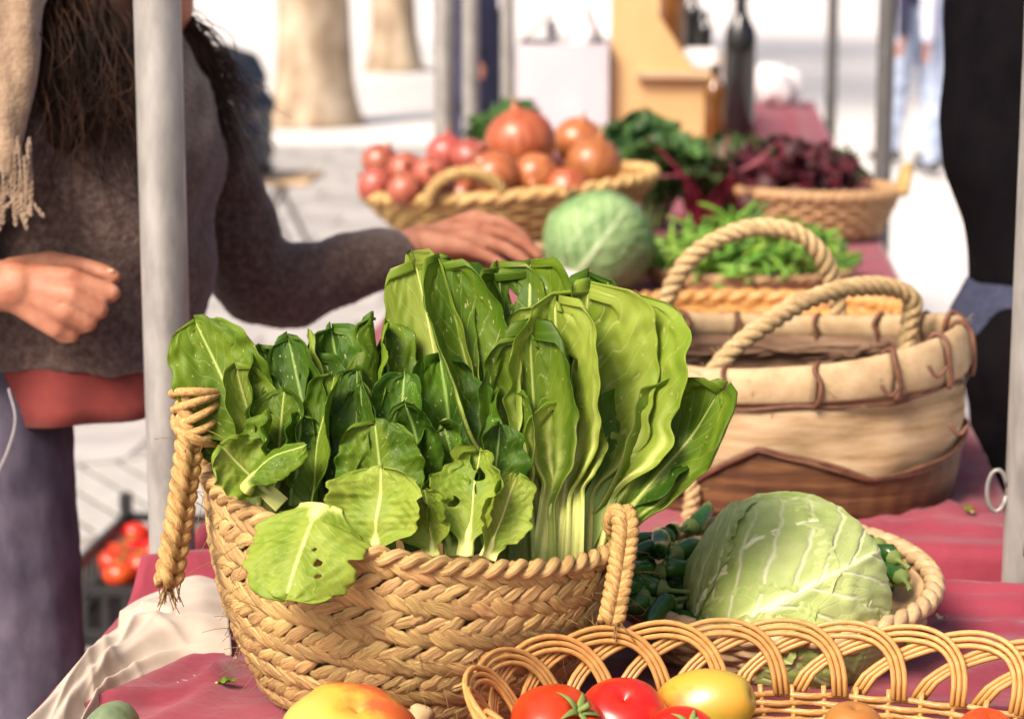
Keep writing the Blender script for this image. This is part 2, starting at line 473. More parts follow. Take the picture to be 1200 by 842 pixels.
M['plastic_bag'] = mat('plastic_bag', [(.50, .52, .55), (.72, .74, .76)], 12, rough=.2, transl=.4, spec=.6)
M['crate'] = mat('crate', [(.012, .012, .013), (.025, .024, .025)], 30, rough=.45)
M['tree_bark'] = mat('tree_bark', [(.15, .105, .07), (.33, .25, .17), (.46, .38, .29)], 5.5, stretch=(1, 1, .45), rough=.9, bump=.6, bscale=14, bdist=.02)
M['tree_leaf'] = mat('tree_leaf', [(.05, .09, .02), (.11, .15, .04)], 2, rough=.5, transl=.3)
M['skin'] = mat('skin', [(.30, .098, .055), (.36, .150, .088), (.45, .205, .130)], 34, detail=6, rough=.55, bump=.3, bscale=320, bdist=.0010, sss=.25, spec=.35)
M['sweater'] = mat('sweater', [(.046, .027, .022), (.078, .050, .043), (.125, .088, .077)], 130, rough=.95, bump=.8, bscale=240, bdist=.003, sheen=.25, spec=.1)
M['shirt_red'] = mat('shirt_red', [(.11, .010, .008), (.17, .020, .015)], 30, rough=.85, bump=.3, bscale=500, bdist=.001, sheen=.2)
M['jeans'] = mat('jeans', [(.042, .034, .056), (.074, .062, .092), (.115, .098, .135)], 26, stretch=(1, 1, .5), rough=.85, bump=.4, bscale=700, bdist=.001)
M['seam'] = mat('seam', [(.28, .26, .27), (.38, .35, .36)], 200, rough=.8)
M['hair'] = mat('hair', [(.010, .005, .003), (.026, .011, .006), (.060, .024, .011)], 14, stretch=(1, 1, .2), rough=.6, spec=.15, bump=.6, bscale=60, bdist=.004)
M['scarf'] = mat('scarf', [(.17, .11, .07), (.30, .21, .14)], 60, rough=.95, bump=.8, bscale=200, bdist=.003, sheen=.4, spec=.1)
M['black'] = mat('black', [(.003, .0025, .0035), (.006, .005, .006)], 20, rough=.95, bump=.3, bscale=400, bdist=.001, spec=.03)
M['denim_belt'] = mat('denim_belt', [(.014, .017, .038), (.034, .038, .075)], 90, rough=.85, bump=.5, bscale=500, bdist=.001)
M['navy'] = mat('navy', [(.018, .018, .045), (.03, .03, .07)], 8, rough=.85)
M['jean_pale'] = mat('jean_pale', [(.28, .34, .48), (.38, .44, .58)], 8, rough=.85)
M['shirt_pale'] = mat('shirt_pale', [(.45, .47, .60), (.55, .57, .68)], 8, rough=.85)
M['shoe'] = mat('shoe', [(.03, .025, .022), (.05, .045, .04)], 20, rough=.6)
M['jacket'] = mat('jacket', [(.010, .010, .014), (.022, .022, .030)], 9, rough=.38, spec=.5, bump=.4, bscale=30, bdist=.008)
M['chair_wood'] = mat('chair_wood', [(.45, .30, .17), (.58, .42, .26)], 10, stretch=(1, .1, 1), rough=.5)
M['eye'] = mat('eye', [(.03, .015, .01), (.05, .02, .01)], 10, rough=.1)
M['lip'] = mat('lip', [(.38, .06, .05), (.42, .08, .07)], 10, rough=.45)

M['pakchoi'] = leaf_mat('pakchoi', (.066, .140, .007), (.165, .255, .016), (.40, .47, .12), vein=.32, K=11, spots=.7, vary=.18)
M['pakchoi_dark'] = leaf_mat('pakchoi_dark', (.030, .086, .006), (.085, .175, .013), (.24, .35, .08), vein=.22, K=10, spots=.8, vary=.22)
M['pakchoi_pale'] = leaf_mat('pakchoi_pale', (.17, .265, .020), (.31, .385, .055), (.52, .54, .18), vein=.38, K=10, spots=.5, vary=.1)
M['cabbage'] = leaf_mat('cabbage', (.30, .39, .10), (.50, .56, .22), (.74, .74, .48), vein=.7, K=7, slant=1.2, rough=.5, transl=.08, vary=.06, bump=.35, vthick=.13)
M['cabbage_dark'] = leaf_mat('cabbage_dark', (.10, .20, .065), (.24, .36, .15), (.50, .60, .36), vein=.7, K=8, slant=1.1, rough=.5, transl=.08, vary=.1, bump=.35)
M['kale'] = leaf_mat('kale', (.025, .075, .018), (.075, .155, .040), (.22, .34, .14), vein=.5, K=10, rough=.45, transl=.2, vary=.3)
M['chard'] = leaf_mat('chard', (.018, .040, .012), (.045, .085, .022), (.22, .02, .05), vein=.5, K=10, rough=.4, transl=.15, tcol=(.10, .14, .02), vary=.4)
M['beetleaf'] = leaf_mat('beetleaf', (.030, .008, .012), (.065, .016, .020), (.18, .02, .04), vein=.4, K=10, rough=.4, transl=.15, tcol=(.3, .04, .05), vary=.4)
# ================================================================== GROUND
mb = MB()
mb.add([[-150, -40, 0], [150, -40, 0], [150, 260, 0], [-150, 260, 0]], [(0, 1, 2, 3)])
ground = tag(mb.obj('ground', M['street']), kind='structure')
# paving slabs, each its own piece, over a strip of dark bedding where they can be told apart; left-side shade sits in the slab colour
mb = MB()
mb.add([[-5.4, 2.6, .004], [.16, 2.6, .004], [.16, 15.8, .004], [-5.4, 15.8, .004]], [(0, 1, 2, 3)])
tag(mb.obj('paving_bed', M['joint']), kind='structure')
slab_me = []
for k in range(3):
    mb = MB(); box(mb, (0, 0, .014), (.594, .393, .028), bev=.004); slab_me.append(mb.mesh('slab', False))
    slab_me[-1].materials.append(M['shaded_stone'])
cand = []
def project(p):
    d = np.asarray(p) - CAM
    cy, sy = math.cos(-YAW), math.sin(-YAW)
    x, y = cy * d[0] - sy * d[1], sy * d[0] + cy * d[1]
    c, s = math.cos(PITCH), math.sin(PITCH)
    dep = y * c - d[2] * s; up = y * s + d[2] * c
    return 600 + FPX * x / dep, 421 - FPX * up / dep, dep
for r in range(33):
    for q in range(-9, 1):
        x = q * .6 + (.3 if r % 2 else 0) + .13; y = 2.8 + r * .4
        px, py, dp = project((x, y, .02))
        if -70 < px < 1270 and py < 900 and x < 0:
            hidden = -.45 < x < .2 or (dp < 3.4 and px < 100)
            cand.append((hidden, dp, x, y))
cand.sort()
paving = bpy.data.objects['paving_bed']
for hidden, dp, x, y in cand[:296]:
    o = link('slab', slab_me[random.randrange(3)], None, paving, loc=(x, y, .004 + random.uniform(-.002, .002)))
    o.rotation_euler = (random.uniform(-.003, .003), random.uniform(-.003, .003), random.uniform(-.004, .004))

# drain grate let into the paving
c = T(105, 603, 0)
t = thing('drain_grate', 'pale metal drain grate with long slots set in the paving', 'grate', (c[0], c[1], .034), rz=.62)
mb = MB(); box(mb, (0, 0, .001), (.66, .74, .004)); child('backing', mb, M['dark_slot'], t, False)
mb = MB()
for s in (-1, 1):
    box(mb, (s * .335, 0, .008), (.04, .78, .02)); box(mb, (0, s * .375, .0075), (.62, .03, .019))
child('frame', mb, M['grate'], t, False)
for i in range(6):
    mb = MB(); box(mb, (-.265 + i * .106, 0, .008), (.086, .70, .012), bev=.002); child('bar', mb, M['grate'], t, False)

# ================================================================== TABLES AND CLOTHS
XL, XR = -.576, .333
def table(y0, y1, xl, xr, label):
    cx, cy = (xl + xr) / 2, (y0 + y1) / 2
    t = thing('market_table', label, 'table', (cx, cy, 0), 'trestle tables in a row')
    w, l = xr - xl - .02, y1 - y0 - .02
    n = 4
    for i in range(n):
        mb = MB(); box(mb, (-w / 2 + (i + .5) * w / n, 0, TZ - .022), (w / n - .004, l, .026), bev=.002)
        child('plank', mb, M['plank'], t, False)
    for sx in (-1, 1):
        for sy in (-1, 1):
            mb = MB(); tube(mb, [(sx * (w / 2 - .05), sy * (l / 2 - .08), 0), (sx * (w / 2 - .08), sy * (l / 2 - .12), TZ - .036)], .016, 10)
            child('leg', mb, M['steel'], t)
    return t
table(1.0, 2.285, XL, .43, 'plank trestle table under the cloth holding the tall straw basket')
table(2.425, 5.25, XL, XR, 'plank trestle table under the cloth holding the burlap basket')
table(5.30, 8.95, XL, XR, 'plank trestle table under the cloth holding the bottle stand')

def tablecloth(y0, y1, xl, xr, drop, label, ridges, seed, nx=150, ny=150, amp=.0016):
    """one sheet: hangs down both sides and both ends, folds on top, waves in the hanging part"""
    r = np.random.default_rng(seed)
    sx = np.linspace(-drop, xr - xl + drop, nx); sy = np.linspace(-drop, y1 - y0 + drop, ny)
    S, Y = np.meshgrid(sx, sy, indexing='ij')
    over_x = np.where(S < 0, -S, np.where(S > xr - xl, S - (xr - xl), 0.0)); side_x = np.where(S < 0, -1.0, 1.0)
    over_y = np.where(Y < 0, -Y, np.where(Y > y1 - y0, Y - (y1 - y0), 0.0)); side_y = np.where(Y < 0, -1.0, 1.0)
    X = xl + np.clip(S, 0, xr - xl); YY = y0 + np.clip(Y, 0, y1 - y0)
    drp = np.maximum(over_x, over_y)
    Z = TZ - drp + np.where(drp > 0, .004, 0)
    flareX = .012 * smoothstep(0, .1, over_x) + over_x * (.06 + .05 * np.sin(YY * 21 + seed)) * (over_x > 0)
    flareY = .010 * smoothstep(0, .1, over_y) + over_y * (.05 + .05 * np.sin(X * 24 + seed)) * (over_y > 0)
    flareX = np.minimum(flareX, .05); flareY = np.minimum(flareY, .035)
    X = X + side_x * flareX; YY = YY + side_y * flareY
    P = np.stack([X, YY, Z], -1).reshape(-1, 3)
    top = (drp <= 0).ravel()
    w = wob(P, seed, amp, 26) + wob(P, seed + 1, amp * .5, 60)
    P[:, 2] += np.where(top, w, 0)
    for (ax, ay, bx, by, h, wd) in ridges:           # soft folds between two points
        a, b = np.array([ax, ay]), np.array([bx, by])
        q = P[:, :2] - a; L = np.linalg.norm(b - a); u = (b - a) / L
        s = q @ u; e = q @ np.array([-u[1], u[0]]) + .008 * np.sin(s * 30 + seed)
        f = h * np.exp(-(e / wd) ** 2) * smoothstep(-.04, .05, s) * (1 - smoothstep(L - .05, L + .05, s))
        P[:, 2] += f * top
    hw = wob(P, seed + 3, .010, 16)
    P[:, 0] += np.where(over_x.ravel() > .02, hw, 0); P[:, 1] += np.where((over_y.ravel() > .02) & (over_x.ravel() <= 0), hw * .4, 0)
    f = [(i * ny + j, (i + 1) * ny + j, (i + 1) * ny + j + 1, i * ny + j + 1) for i in range(nx - 1) for j in range(ny - 1)]
    mb = MB(); mb.add(P, f, np.stack([S.ravel(), Y.ravel()], 1))
    o = mb.obj('tablecloth', M['cloth'])
    return tag(o, label, 'tablecloth', 'burgundy tablecloths on the row of tables')
h0 = T(150, 700); h1 = T(235, 668)
tablecloth(1.0, 2.285, XL, .43, .38, 'burgundy cloth under the white towel and the tall straw basket',
           [(h0[0] - .06, h0[1] - .02, h1[0] + .06, 2.25, .034, .035), (XL + .02, 1.6, -.44, 2.1, .012, .02), (-.50, 1.5, -.40, 2.2, .008, .012),
            (.13, 2.17, .43, 2.22, .016, .007), (.16, 2.20, .43, 2.25, .020, .018), (.22, 2.14, .40, 2.09, .009, .006), (.26, 1.92, .43, 2.0, .010, .006), (-.56, 1.75, -.42, 1.95, .008, .006), (-.52, 1.9, -.46, 2.05, .010, .007), (.12, 2.10, .43, 2.02, .010, .022), (.20, 1.95, .43, 2.12, .012, .016), (.18, 1.90, .40, 1.80, .008, .014)], 3, 200, 220)
tablecloth(2.42, 5.25, XL, XR, .40, 'burgundy cloth under the burlap basket and the onion basket',
           [(.02, 2.47, .33, 2.50, .012, .014), (.24, 2.50, .30, 3.4, .007, .012), (.10, 2.52, .33, 2.60, .008, .006), (.29, 2.6, .31, 4.4, .006, .006)], 5, 120, 260)
tablecloth(5.29, 8.95, XL, XR, .40, 'burgundy cloth on the table under the bottle stand',
           [(.22, 5.6, .24, 8.6, .014, .02), (.10, 5.6, .12, 8.6, .010, .016)], 8, 110, 200)

# ================================================================== STALL POLES
def pole(x, y, r, label, lean=(0, 0), m='steel'):
    t = thing('stall_pole', label, 'pole', (x, y, 0), 'galvanized stall poles along the tables')
    zs = np.linspace(.02, 2.5, 40)
    P = np.stack([lean[0] * zs, lean[1] * zs, zs], 1)
    mb = MB(); tube(mb, P, r, 28); child('tube', mb, M[m], t)
    mb = MB(); box(mb, (0, 0, .034 + .004), (.12, .12, .008), bev=.001); lathe(mb, [(r + .001, .042), (r + .008, .043), (r + .008, .09), (r + .001, .091)], 24); child('foot', mb, M['steel'], t, False)
    mb = MB(); lathe(mb, [(r + .0005, 2.20), (r + .007, 2.201), (r + .007, 2.27), (r + .0005, 2.271)], 24); child('collar', mb, M['steel'], t, False)
    return t
p1 = pole(-.585, 2.352, .0245, 'thick galvanized stall pole beside the tall straw basket')
p2 = pole(.318, 2.357, .0245, 'thick galvanized stall pole with a small wire loop beside the burlap basket')
# wire loop and rivet plate on the right-hand pole
zc = W(1163, 580, 2.36)[2]
mb = MB()
a = np.linspace(.25, 2 * PI - .25, 16)
tube(mb, np.stack([-.0235 - .010 + .010 * np.cos(a), -.006 + 0 * a, zc + .022 * np.sin(a)], 1), .0024, 8)
child('wire_loop', mb, M['steel'], p2)
mb = MB(); box(mb, (.002, -.0255, zc - .05), (.018, .010, .03), bev=.002); box(mb, (.006, -.026, zc - .012), (.012, .008, .012), bev=.002)
child('clamp', mb, M['steel'], p2)
pole(-.646, 5.275, .0245, 'galvanized stall pole beside the shallots of the onion basket')
pole(-.694, 6.26, .0235, 'galvanized stall pole behind the onion basket, second beyond it')
pole(-.725, 7.64, .0225, 'slim galvanized stall pole beside the white carton')
pole(.406, 6.04, .023, 'backlit galvanized stall pole beside the beetroot basket', m='steel_backlit')
pole(.40, 9.02, .022, 'backlit galvanized stall pole at the far end of the pink cloth', m='steel_backlit')

# ================================================================== PLANE TREES
def tree(px, py, r, label, seed):
    c = T(px, py, 0)
    rr = np.random.default_rng(seed)
    t = thing('plane_tree', label, 'tree', (c[0], c[1], 0), 'plane trees behind the stall')
    z = np.linspace(-.05, 4.6, 40)
    R = r * (1 + .38 * np.exp(-z / .22)) * (1 - .045 * z)
    mb = MB()
    ctr = np.stack([.04 * np.sin(z * .9 + seed), .04 * np.cos(z * .7), z], 1)
    tube(mb, ctr, R, 28)
    v = mb.v[0]; ang = np.arctan2(v[:, 1], v[:, 0])
    k = 1 + .05 * np.sin(3 * ang + seed) + .03 * np.sin(5 * ang + 2 * v[:, 2]) + wob(v, seed, .03, 4)
    v[:, :2] *= k[:, None]
    for i in range(6):
        a = i * 1.05 + rr.uniform(-.3, .3); L = rr.uniform(2.4, 3.4)
        s = np.linspace(0, 1, 9)
        P = np.stack([np.cos(a) * L * s, np.sin(a) * L * s, 3.9 + .12 * i + 2.3 * s ** .8], 1)
        tube(mb, P, .15 * (1 - .8 * s), 10)
    child('trunk', mb, M['tree_bark'], t)
    n = 2600
    d = rr.normal(size=(n, 3)); d /= np.linalg.norm(d, axis=1)[:, None]
    C = d * (rr.uniform(.25, 1, (n, 1)) ** .5) * np.array([3.6, 3.6, 2.0]) + np.array([0, 0, 6.6])
    C = C[(wob(C, seed + 2, 1.0, 1.3) > -.25)]
    a = rr.normal(size=(len(C), 3)); a /= np.linalg.norm(a, axis=1)[:, None]
    b = np.cross(a, rr.normal(size=(len(C), 3))); b /= np.linalg.norm(b, axis=1)[:, None]
    s = rr.uniform(.10, .19, (len(C), 1))
    V = np.stack([C - a * s, C + b * s * .8, C + a * s, C - b * s * .8], 1).reshape(-1, 3)
    mb = MB(); mb.add(V, [(4 * i, 4 * i + 1, 4 * i + 2, 4 * i + 3) for i in range(len(C))])
    child('crown', mb, M['tree_leaf'], t, False)
tree(360, 148, .285, 'thick pale plane tree trunk behind the jacket on the chair', 1)
tree(466, 84, .245, 'plane tree trunk farther off, seen beside the stall pole', 4)
# ================================================================== LEAVES
def leaf_mesh(B, Tp, w, n, bow=.0, cup=.25, ruf=.10, fr=5, tip=.0, stalk=.35, stalk_w=.012, holes=(), nu=25, nv=36, tear=.0, seed=0, thick=.004, twist=0.0, shape=1.0, side=0.0, rough_edge=.03, round_tip=.5, fan=0, rag=.035):
    """closed thin shell from the base B to the tip Tp; n is the side the leaf shows; w full width"""
    r = np.random.default_rng(seed)
    B, Tp, n = np.asarray(B, float), np.asarray(Tp, float), np.asarray(n, float)
    ax = Tp - B; L = np.linalg.norm(ax); ax /= L
    n = n - ax * np.dot(n, ax); n /= np.linalg.norm(n)
    s = np.cross(ax, n)
    v = np.linspace(0, 1, nv); u = np.linspace(-1, 1, nu)
    cl = B + ax * (L * v)[:, None] + n * (bow * L * np.sin(PI * v))[:, None] + s * (side * L * np.sin(PI * v) ** 1.0)[:, None]
    cl = cl + n * (tip * L * smoothstep(.55, 1, v) ** 2)[:, None] - ax * (abs(tip) * .35 * L * smoothstep(.6, 1, v) ** 2)[:, None]
    # outline: narrow stalk, then a spoon-shaped blade
    b = np.clip((v - stalk) / (1 - stalk), 0, 1)
    blade = (np.sin(PI * b ** shape) ** round_tip) * (b > 0)
    hw = stalk_w / 2 * (1.25 - .5 * v) * (v < .999) + (w / 2) * blade * smoothstep(0, .25, b)
    hw = np.maximum(hw, .0012)
    U, V = np.meshgrid(u, v)
    ph = r.uniform(0, 6.28, 4)
    edge = 1 + rough_edge * (np.sin(V * 31 + ph[0] + np.sign(U)) + .6 * np.sin(V * 57 + ph[1]) + .8 * np.sin(V * 14 + ph[2] * np.sign(U)))
    bl = smoothstep(stalk * .8, stalk + .2, V)
    bite = np.maximum(0, np.sin(V * 17 + ph[0] * np.sign(U)) + .7 * np.sin(V * 39 + ph[1] * np.sign(U)) - .55) * tear * .45
    HW = hw[:, None] * (1 + (edge - 1 - bite) * bl)
    th = cup * U * 1.3                                  # cross-section bends as an arc
    lat = HW * np.sin(th * 1.0) / max(1e-6, abs(cup) * 1.3) if abs(cup) > 1e-4 else HW * U
    nor = HW * (1 - np.cos(th)) / max(1e-6, abs(cup) * 1.3) * np.sign(cup)
    nor = nor + bl * ruf * w * .5 * np.abs(U) ** 1.6 * np.sin(V * fr * 2 * PI + ph[3] + 1.3 * np.sign(U))
    nor = nor + bl * .03 * w * np.sin(V * 11 + ph[1]) * np.cos(U * 4 + ph[0])
    cr_ = np.sin(V * 34 + 3 * np.sin(U * 5 + ph[2]) + ph[0]) * np.sin(U * 9 + 2 * np.sin(V * 13 + ph[1])) + .6 * np.sin(V * 61 + U * 13 + ph[3]) * np.cos(U * 17 - V * 23)
    nor = nor + bl * .014 * w * cr_ * smoothstep(.05, .3, np.abs(U))       # blistered surface between the veins
    stripe = 0.0 * V
    if fan:                                             # parallel ribs that run from the stalk out into the blade
        c_ = np.cos(U * fan * PI + .5 * np.sin(V * 5 + ph[0]))
        fade = 1 - smoothstep(stalk + .05, stalk + .55, V)
        nor = nor + .0013 * c_ * fade
        stripe = np.clip(c_ * .5 + .5, 0, 1) ** 2.5 * fade * .85
    tw = twist * smoothstep(.2, 1, V)
    S = lat * np.cos(tw) - nor * np.sin(tw); Nn = lat * np.sin(tw) + nor * np.cos(tw)
    # furrow along the midrib, ridges on the stalk
    tt = np.gradient(cl, axis=0); tt /= np.linalg.norm(tt, axis=1)[:, None]
    sv = np.broadcast_to(s, cl.shape); nv_ = np.cross(sv, tt); nv_ /= np.linalg.norm(nv_, axis=1)[:, None]
    nv_ = -nv_ if np.dot(nv_[len(v) // 3], n) < 0 else nv_
    P = cl[:, None, :] + sv[:, None, :] * S[..., None] + nv_[:, None, :] * Nn[..., None]
    P = P + ax * (L * rag * smoothstep(.4, 1, V) * .7 * (np.sin(U * 5 + ph[0]) + .7 * np.sin(U * 11 + ph[1]) + .5 * np.sin(U * 19 + ph[2])))[..., None]
    ribw = np.clip(.55 - .52 * smoothstep(stalk * .75, stalk + .25, V), .03, 1) * (1 - .55 * V)
    mask = np.clip(1 - smoothstep(ribw * .35, ribw * 1.0 + .015, np.abs(U)), 0, 1)
    mask = np.maximum(mask, 1 - smoothstep(stalk * .75, stalk + .1, V))
    mask = np.maximum(mask, stripe)
    T_ = thick * (.10 + .9 * mask * (1 - .75 * V)) + .0002
    front = P + nv_[:, None, :] * (T_ * .35)[..., None]; back = P - nv_[:, None, :] * T_[..., None]
    nvv, nuu = len(v), len(u)
    dead = np.zeros((nvv - 1, nuu - 1), bool)
    uc, vc = (U[:-1, :-1] + U[1:, 1:]) / 2, (V[:-1, :-1] + V[1:, 1:]) / 2
    for (hu, hv, ru, rv) in holes:
        dead |= ((uc - hu) / ru) ** 2 + ((vc - hv) / rv) ** 2 < 1
    if len(holes):
        gu = np.gradient(P, axis=1) / np.gradient(U, axis=1)[..., None]; gv = np.gradient(P, axis=0) / np.gradient(V, axis=0)[..., None]
        dp = np.pad(dead, 1); nd = dp[:-1, :-1].astype(int) + dp[1:, :-1] + dp[:-1, 1:] + dp[1:, 1:]
        for (hu, hv, ru, rv) in holes:
            a_, b_ = (U - hu) / ru, (V - hv) / rv; rho = np.hypot(a_, b_) + 1e-6
            wig = 1 + .12 * np.sin(3 * np.arctan2(b_, a_) + hu * 20)
            mv = (nd > 0) & (nd < 4) & (rho < 2.2)
            k_ = np.where(mv, wig / rho - 1, 0.0)
            dlt = gu * (a_ * ru * k_)[..., None] + gv * (b_ * rv * k_)[..., None]
            front = front + dlt; back = back + dlt
    f = []
    off = nvv * nuu
    live = ~dead
    idx = np.argwhere(live)
    for i, j in idx:
        a, b_, c_, d_ = i * nuu + j, i * nuu + j + 1, (i + 1) * nuu + j + 1, (i + 1) * nuu + j
        f.append((a, b_, c_, d_)); f.append((off + a, off + d_, off + c_, off + b_))
        if j == 0 or dead[i, j - 1]: f.append((a, d_, off + d_, off + a))
        if j == nuu - 2 or dead[i, j + 1]: f.append((b_, off + b_, off + c_, c_))
        if i == 0 or dead[i - 1, j]: f.append((a, off + a, off + b_, b_))
        if i == nvv - 2 or dead[i + 1, j]: f.append((d_, c_, off + c_, off + d_))
    uv = np.stack([U, V], -1).reshape(-1, 2)
    mb = MB()
    mb.add(np.concatenate([front.reshape(-1, 3), back.reshape(-1, 3)]), f, np.concatenate([uv, uv]), np.concatenate([mask.ravel(), mask.ravel()]))
    return mb
def cdir(x, y, z):                                      # direction given as image right, up, towards the camera
    return RIGHT * x + UP * y + TOCAM * z

# ================================================================== TALL STRAW BASKET
BC = np.array([-.259, 1.912, TZ])                       # base centre
BH, RB, RR = .167, .131, .1785
tilt = Matrix.Rotation(math.radians(-3.2), 4, Vector(TOCAM)).to_3x3()   # rim leans a little to the right
tilt = np.array(tilt)
def bpt(theta, h, dr=0.0):
    """point on the basket wall: angle, height 0..1, outward offset"""
    e = h ** .9
    R = RB + (RR - RB) * e + .012 * math.sin(PI * h) + dr
    z = BH * h * (1 + .03 * math.cos(theta - 2.6) * h)
    p = np.array([R * math.cos(theta), R * math.sin(theta) * .97, z])
    p[2] += h * (-.026 * math.cos(theta - YAW) + .008 * math.sin(theta)) # leaning rim
    return BC + p + np.array([0, 0, .004])
basket = thing('straw_basket', 'tall braided straw basket full of pak choi with rope handles', 'basket', tuple(BC))
# inner shell
mb = MB()
K = 72
hs = np.linspace(0, 1, 14)
V = np.array([bpt(2 * PI * j / K, h, -.006) for h in hs for j in range(K)])
V2 = np.array([bpt(2 * PI * j / K, h, -.011) for h in hs[::-1] for j in range(K)])
VV = np.concatenate([V, V2]); m = 28
mb.add(VV, [(i * K + j, i * K + (j + 1) % K, (i + 1) * K + (j + 1) % K, (i + 1) * K + j) for i in range(m - 1) for j in range(K)] + [tuple(range(K))[::-1]])
mb.obj('basket_shell', M['straw_core'], basket)
# braid strands: flat bundles that dive under their neighbours
def strand_mesh(seed, L=.034, w=.0060, th=.0022, sag=.0042):
    r = np.random.default_rng(seed)
    n, k = 9, 8
    s = np.linspace(-1, 1, n)
    P = np.stack([s * L / 2, r.normal(0, .0004, n), -sag * np.abs(s) ** 2.2 + .0004 * r.normal(size=n)], 1)
    R = w * (1 - .38 * np.abs(s) ** 2.5) * (1 + .05 * r.normal(size=n))
    mb = MB()
    tube(mb, P, R, 18, flat=th / w, up=(0, 0, 1), vlen=1.0)
    # loose fibre grooves
    v = mb.v[0]
    v[:, 2] += .00055 * np.sin(v[:, 1] * 2300 + seed + v[:, 0] * 60)
    return mb.mesh('strand')
strand_me = [strand_mesh(i, L=.033 + .003 * (i % 3)) for i in range(7)]
for q in strand_me: q.materials.append(M['straw'])
strands = []
rows = 11                                                 # half-bands of the plaits, slanting alternately
for rI in range(rows):
    h = (rI + .5) / rows
    N = 66
    for j in range(N):
        th = 2 * PI * (j + (.5 if rI % 2 else 0) + random.uniform(-.12, .12)) / N
        hh = h + random.uniform(-.008, .008)
        p = bpt(th, hh, .0035)
        tu = bpt(th, min(1, hh + .05), .0035) - bpt(th, max(0, hh - .05), .0035); tu /= np.linalg.norm(tu)
        tt = bpt(th + .02, hh, .0035) - bpt(th - .02, hh, .0035); tt /= np.linalg.norm(tt)
        nn = np.cross(tt, tu); nn /= np.linalg.norm(nn)
        a = math.radians(31 + random.uniform(-7, 7)) * (1 if rI % 2 else -1)
        ex = tt * math.cos(a) + tu * math.sin(a); ey = np.cross(nn, ex)
        # one end of every strand lies over the next half-band
        mtx = Matrix(((ex[0], ey[0], nn[0], p[0]), (ex[1], ey[1], nn[1], p[1]), (ex[2], ey[2], nn[2], p[2]), (0, 0, 0, 1)))
        rot = Matrix.Rotation(random.uniform(-.10, .10), 4, 'X') @ Matrix.Rotation(random.uniform(-.02, .06) + .05, 4, 'Y')
        sc = Matrix.Diagonal((random.uniform(.88, 1.18), random.uniform(.78, 1.22), random.uniform(.8, 1.15), 1))
        strands.append((float(np.dot(nn, TOCAM)) + (.0 if h > .12 else -.6), mtx @ rot @ sc, random.randrange(7)))
strands.sort(key=lambda q: -q[0])
binv = inv(basket)
rest = MB()
for i, (f, mtx, k) in enumerate(strands):
    if i < 299:
        o = bpy.data.objects.new('strand', strand_me[k]); COL.objects.link(o)
        o.parent = basket; o.matrix_local = binv @ mtx
    else:
        me = strand_me[k]; A = np.array(mtx)
        co = np.empty(len(me.vertices) * 3); me.vertices.foreach_get('co', co); co = co.reshape(-1, 3)
        uvs = np.zeros((len(co), 2)); uvs[:, 0] = np.tile(np.arange(18) / 18, len(co) // 18 + 1)[:len(co)]; uvs[:, 1] = np.repeat(np.arange(9) / 8, 18)
        rest.add(co @ A[:3, :3].T + A[:3, 3], [tuple(p.vertices) for p in me.polygons], uvs + i * .37)
tag(rest.obj('strand_weave', M['straw'], basket), kind='stuff')
# rim: two twisted strands
for k in range(2):
    a = np.linspace(0, 2 * PI, 260, endpoint=False)
    P = np.array([bpt(x, 1.0, .0010 + .0045 * math.cos(x * 34 + k * PI)) + np.array([0, 0, .001 + .0045 * math.sin(x * 34 + k * PI)]) for x in a])
    mb = MB(); tube(mb, P, .0048, 9, closed=True, vlen=40); mb.obj('rim_strand', M['straw'], basket)
# stray fibres
mb = MB()
for i in range(150):
    th = random.uniform(PI, 2 * PI); h = random.uniform(.1, 1.0)
    p = bpt(th, h, .006); d = np.array([random.gauss(0, 1), random.gauss(0, 1), random.gauss(0, 1)]); d /= np.linalg.norm(d)
    nrm = np.array([math.cos(th), math.sin(th), 0.2]); d = d + nrm * .6; d /= np.linalg.norm(d)
    L = random.uniform(.008, .030); s = np.linspace(0, 1, 6)[:, None]
    tube(mb, p + d * L * s + nrm * .3 * L * s ** 2 - UP * L * .4 * s ** 2, .00028, 4)
tag(mb.obj('loose_fibre', M['straw'], basket), kind='stuff')

def rope(mb, P, R, strands_=3, turns=10.0, k=8, rs=None, braid=False):
    P = np.asarray(P, float); m = len(P)
    t, n, b = frames(P)
    s = np.concatenate([[0], np.cumsum(np.linalg.norm(np.diff(P, axis=0), axis=1))]); s /= s[-1]
    R = np.broadcast_to(np.asarray(R, float), (m,))
    for q in range(strands_):
        a = 2 * PI * (turns * s + q / strands_)
        if braid:
            x, y = np.sin(a) * R * .62, np.sin(2 * a) * R * .36
        else:
            x, y = np.cos(a) * R * .52, np.sin(a) * R * .52
        tube(mb, P + n * x[:, None] + b * y[:, None], R * (.50 if not braid else .40), k, vlen=turns * 2.0)
# left handle: loop knotted over the rim, then hanging down outside
hp = [(250, 575, 1.958), (249, 530, 1.953), (245, 485, 1.943), (235, 458, 1.928), (223, 468, 1.913), (223, 505, 1.908), (219, 545, 1.903), (211, 600, 1.898), (203, 648, 1.893), (197, 684, 1.893)]
P = spline([W(*q) for q in hp], 150)
hl = MB(); rope(hl, P, .0128, 4, 6.0, 8, braid=True)
hl.obj('handle', M['esparto'], basket)
mb = MB()                                                # binding wrapped round the knot
for i in range(7):
    c = W(232 + 1.5 * math.sin(i), 462 + i * 8, 1.928); a = np.linspace(0, 2 * PI, 24, endpoint=False)
    tube(mb, np.array([c + RIGHT * (.0215 - .0008 * i) * math.cos(x) + TOCAM * .032 * math.sin(x) + UP * (.009 * math.sin(x + i * .9)) for x in a]), .0036, 7, closed=True, vlen=8)
mb.obj('handle_binding', M['esparto'], basket)
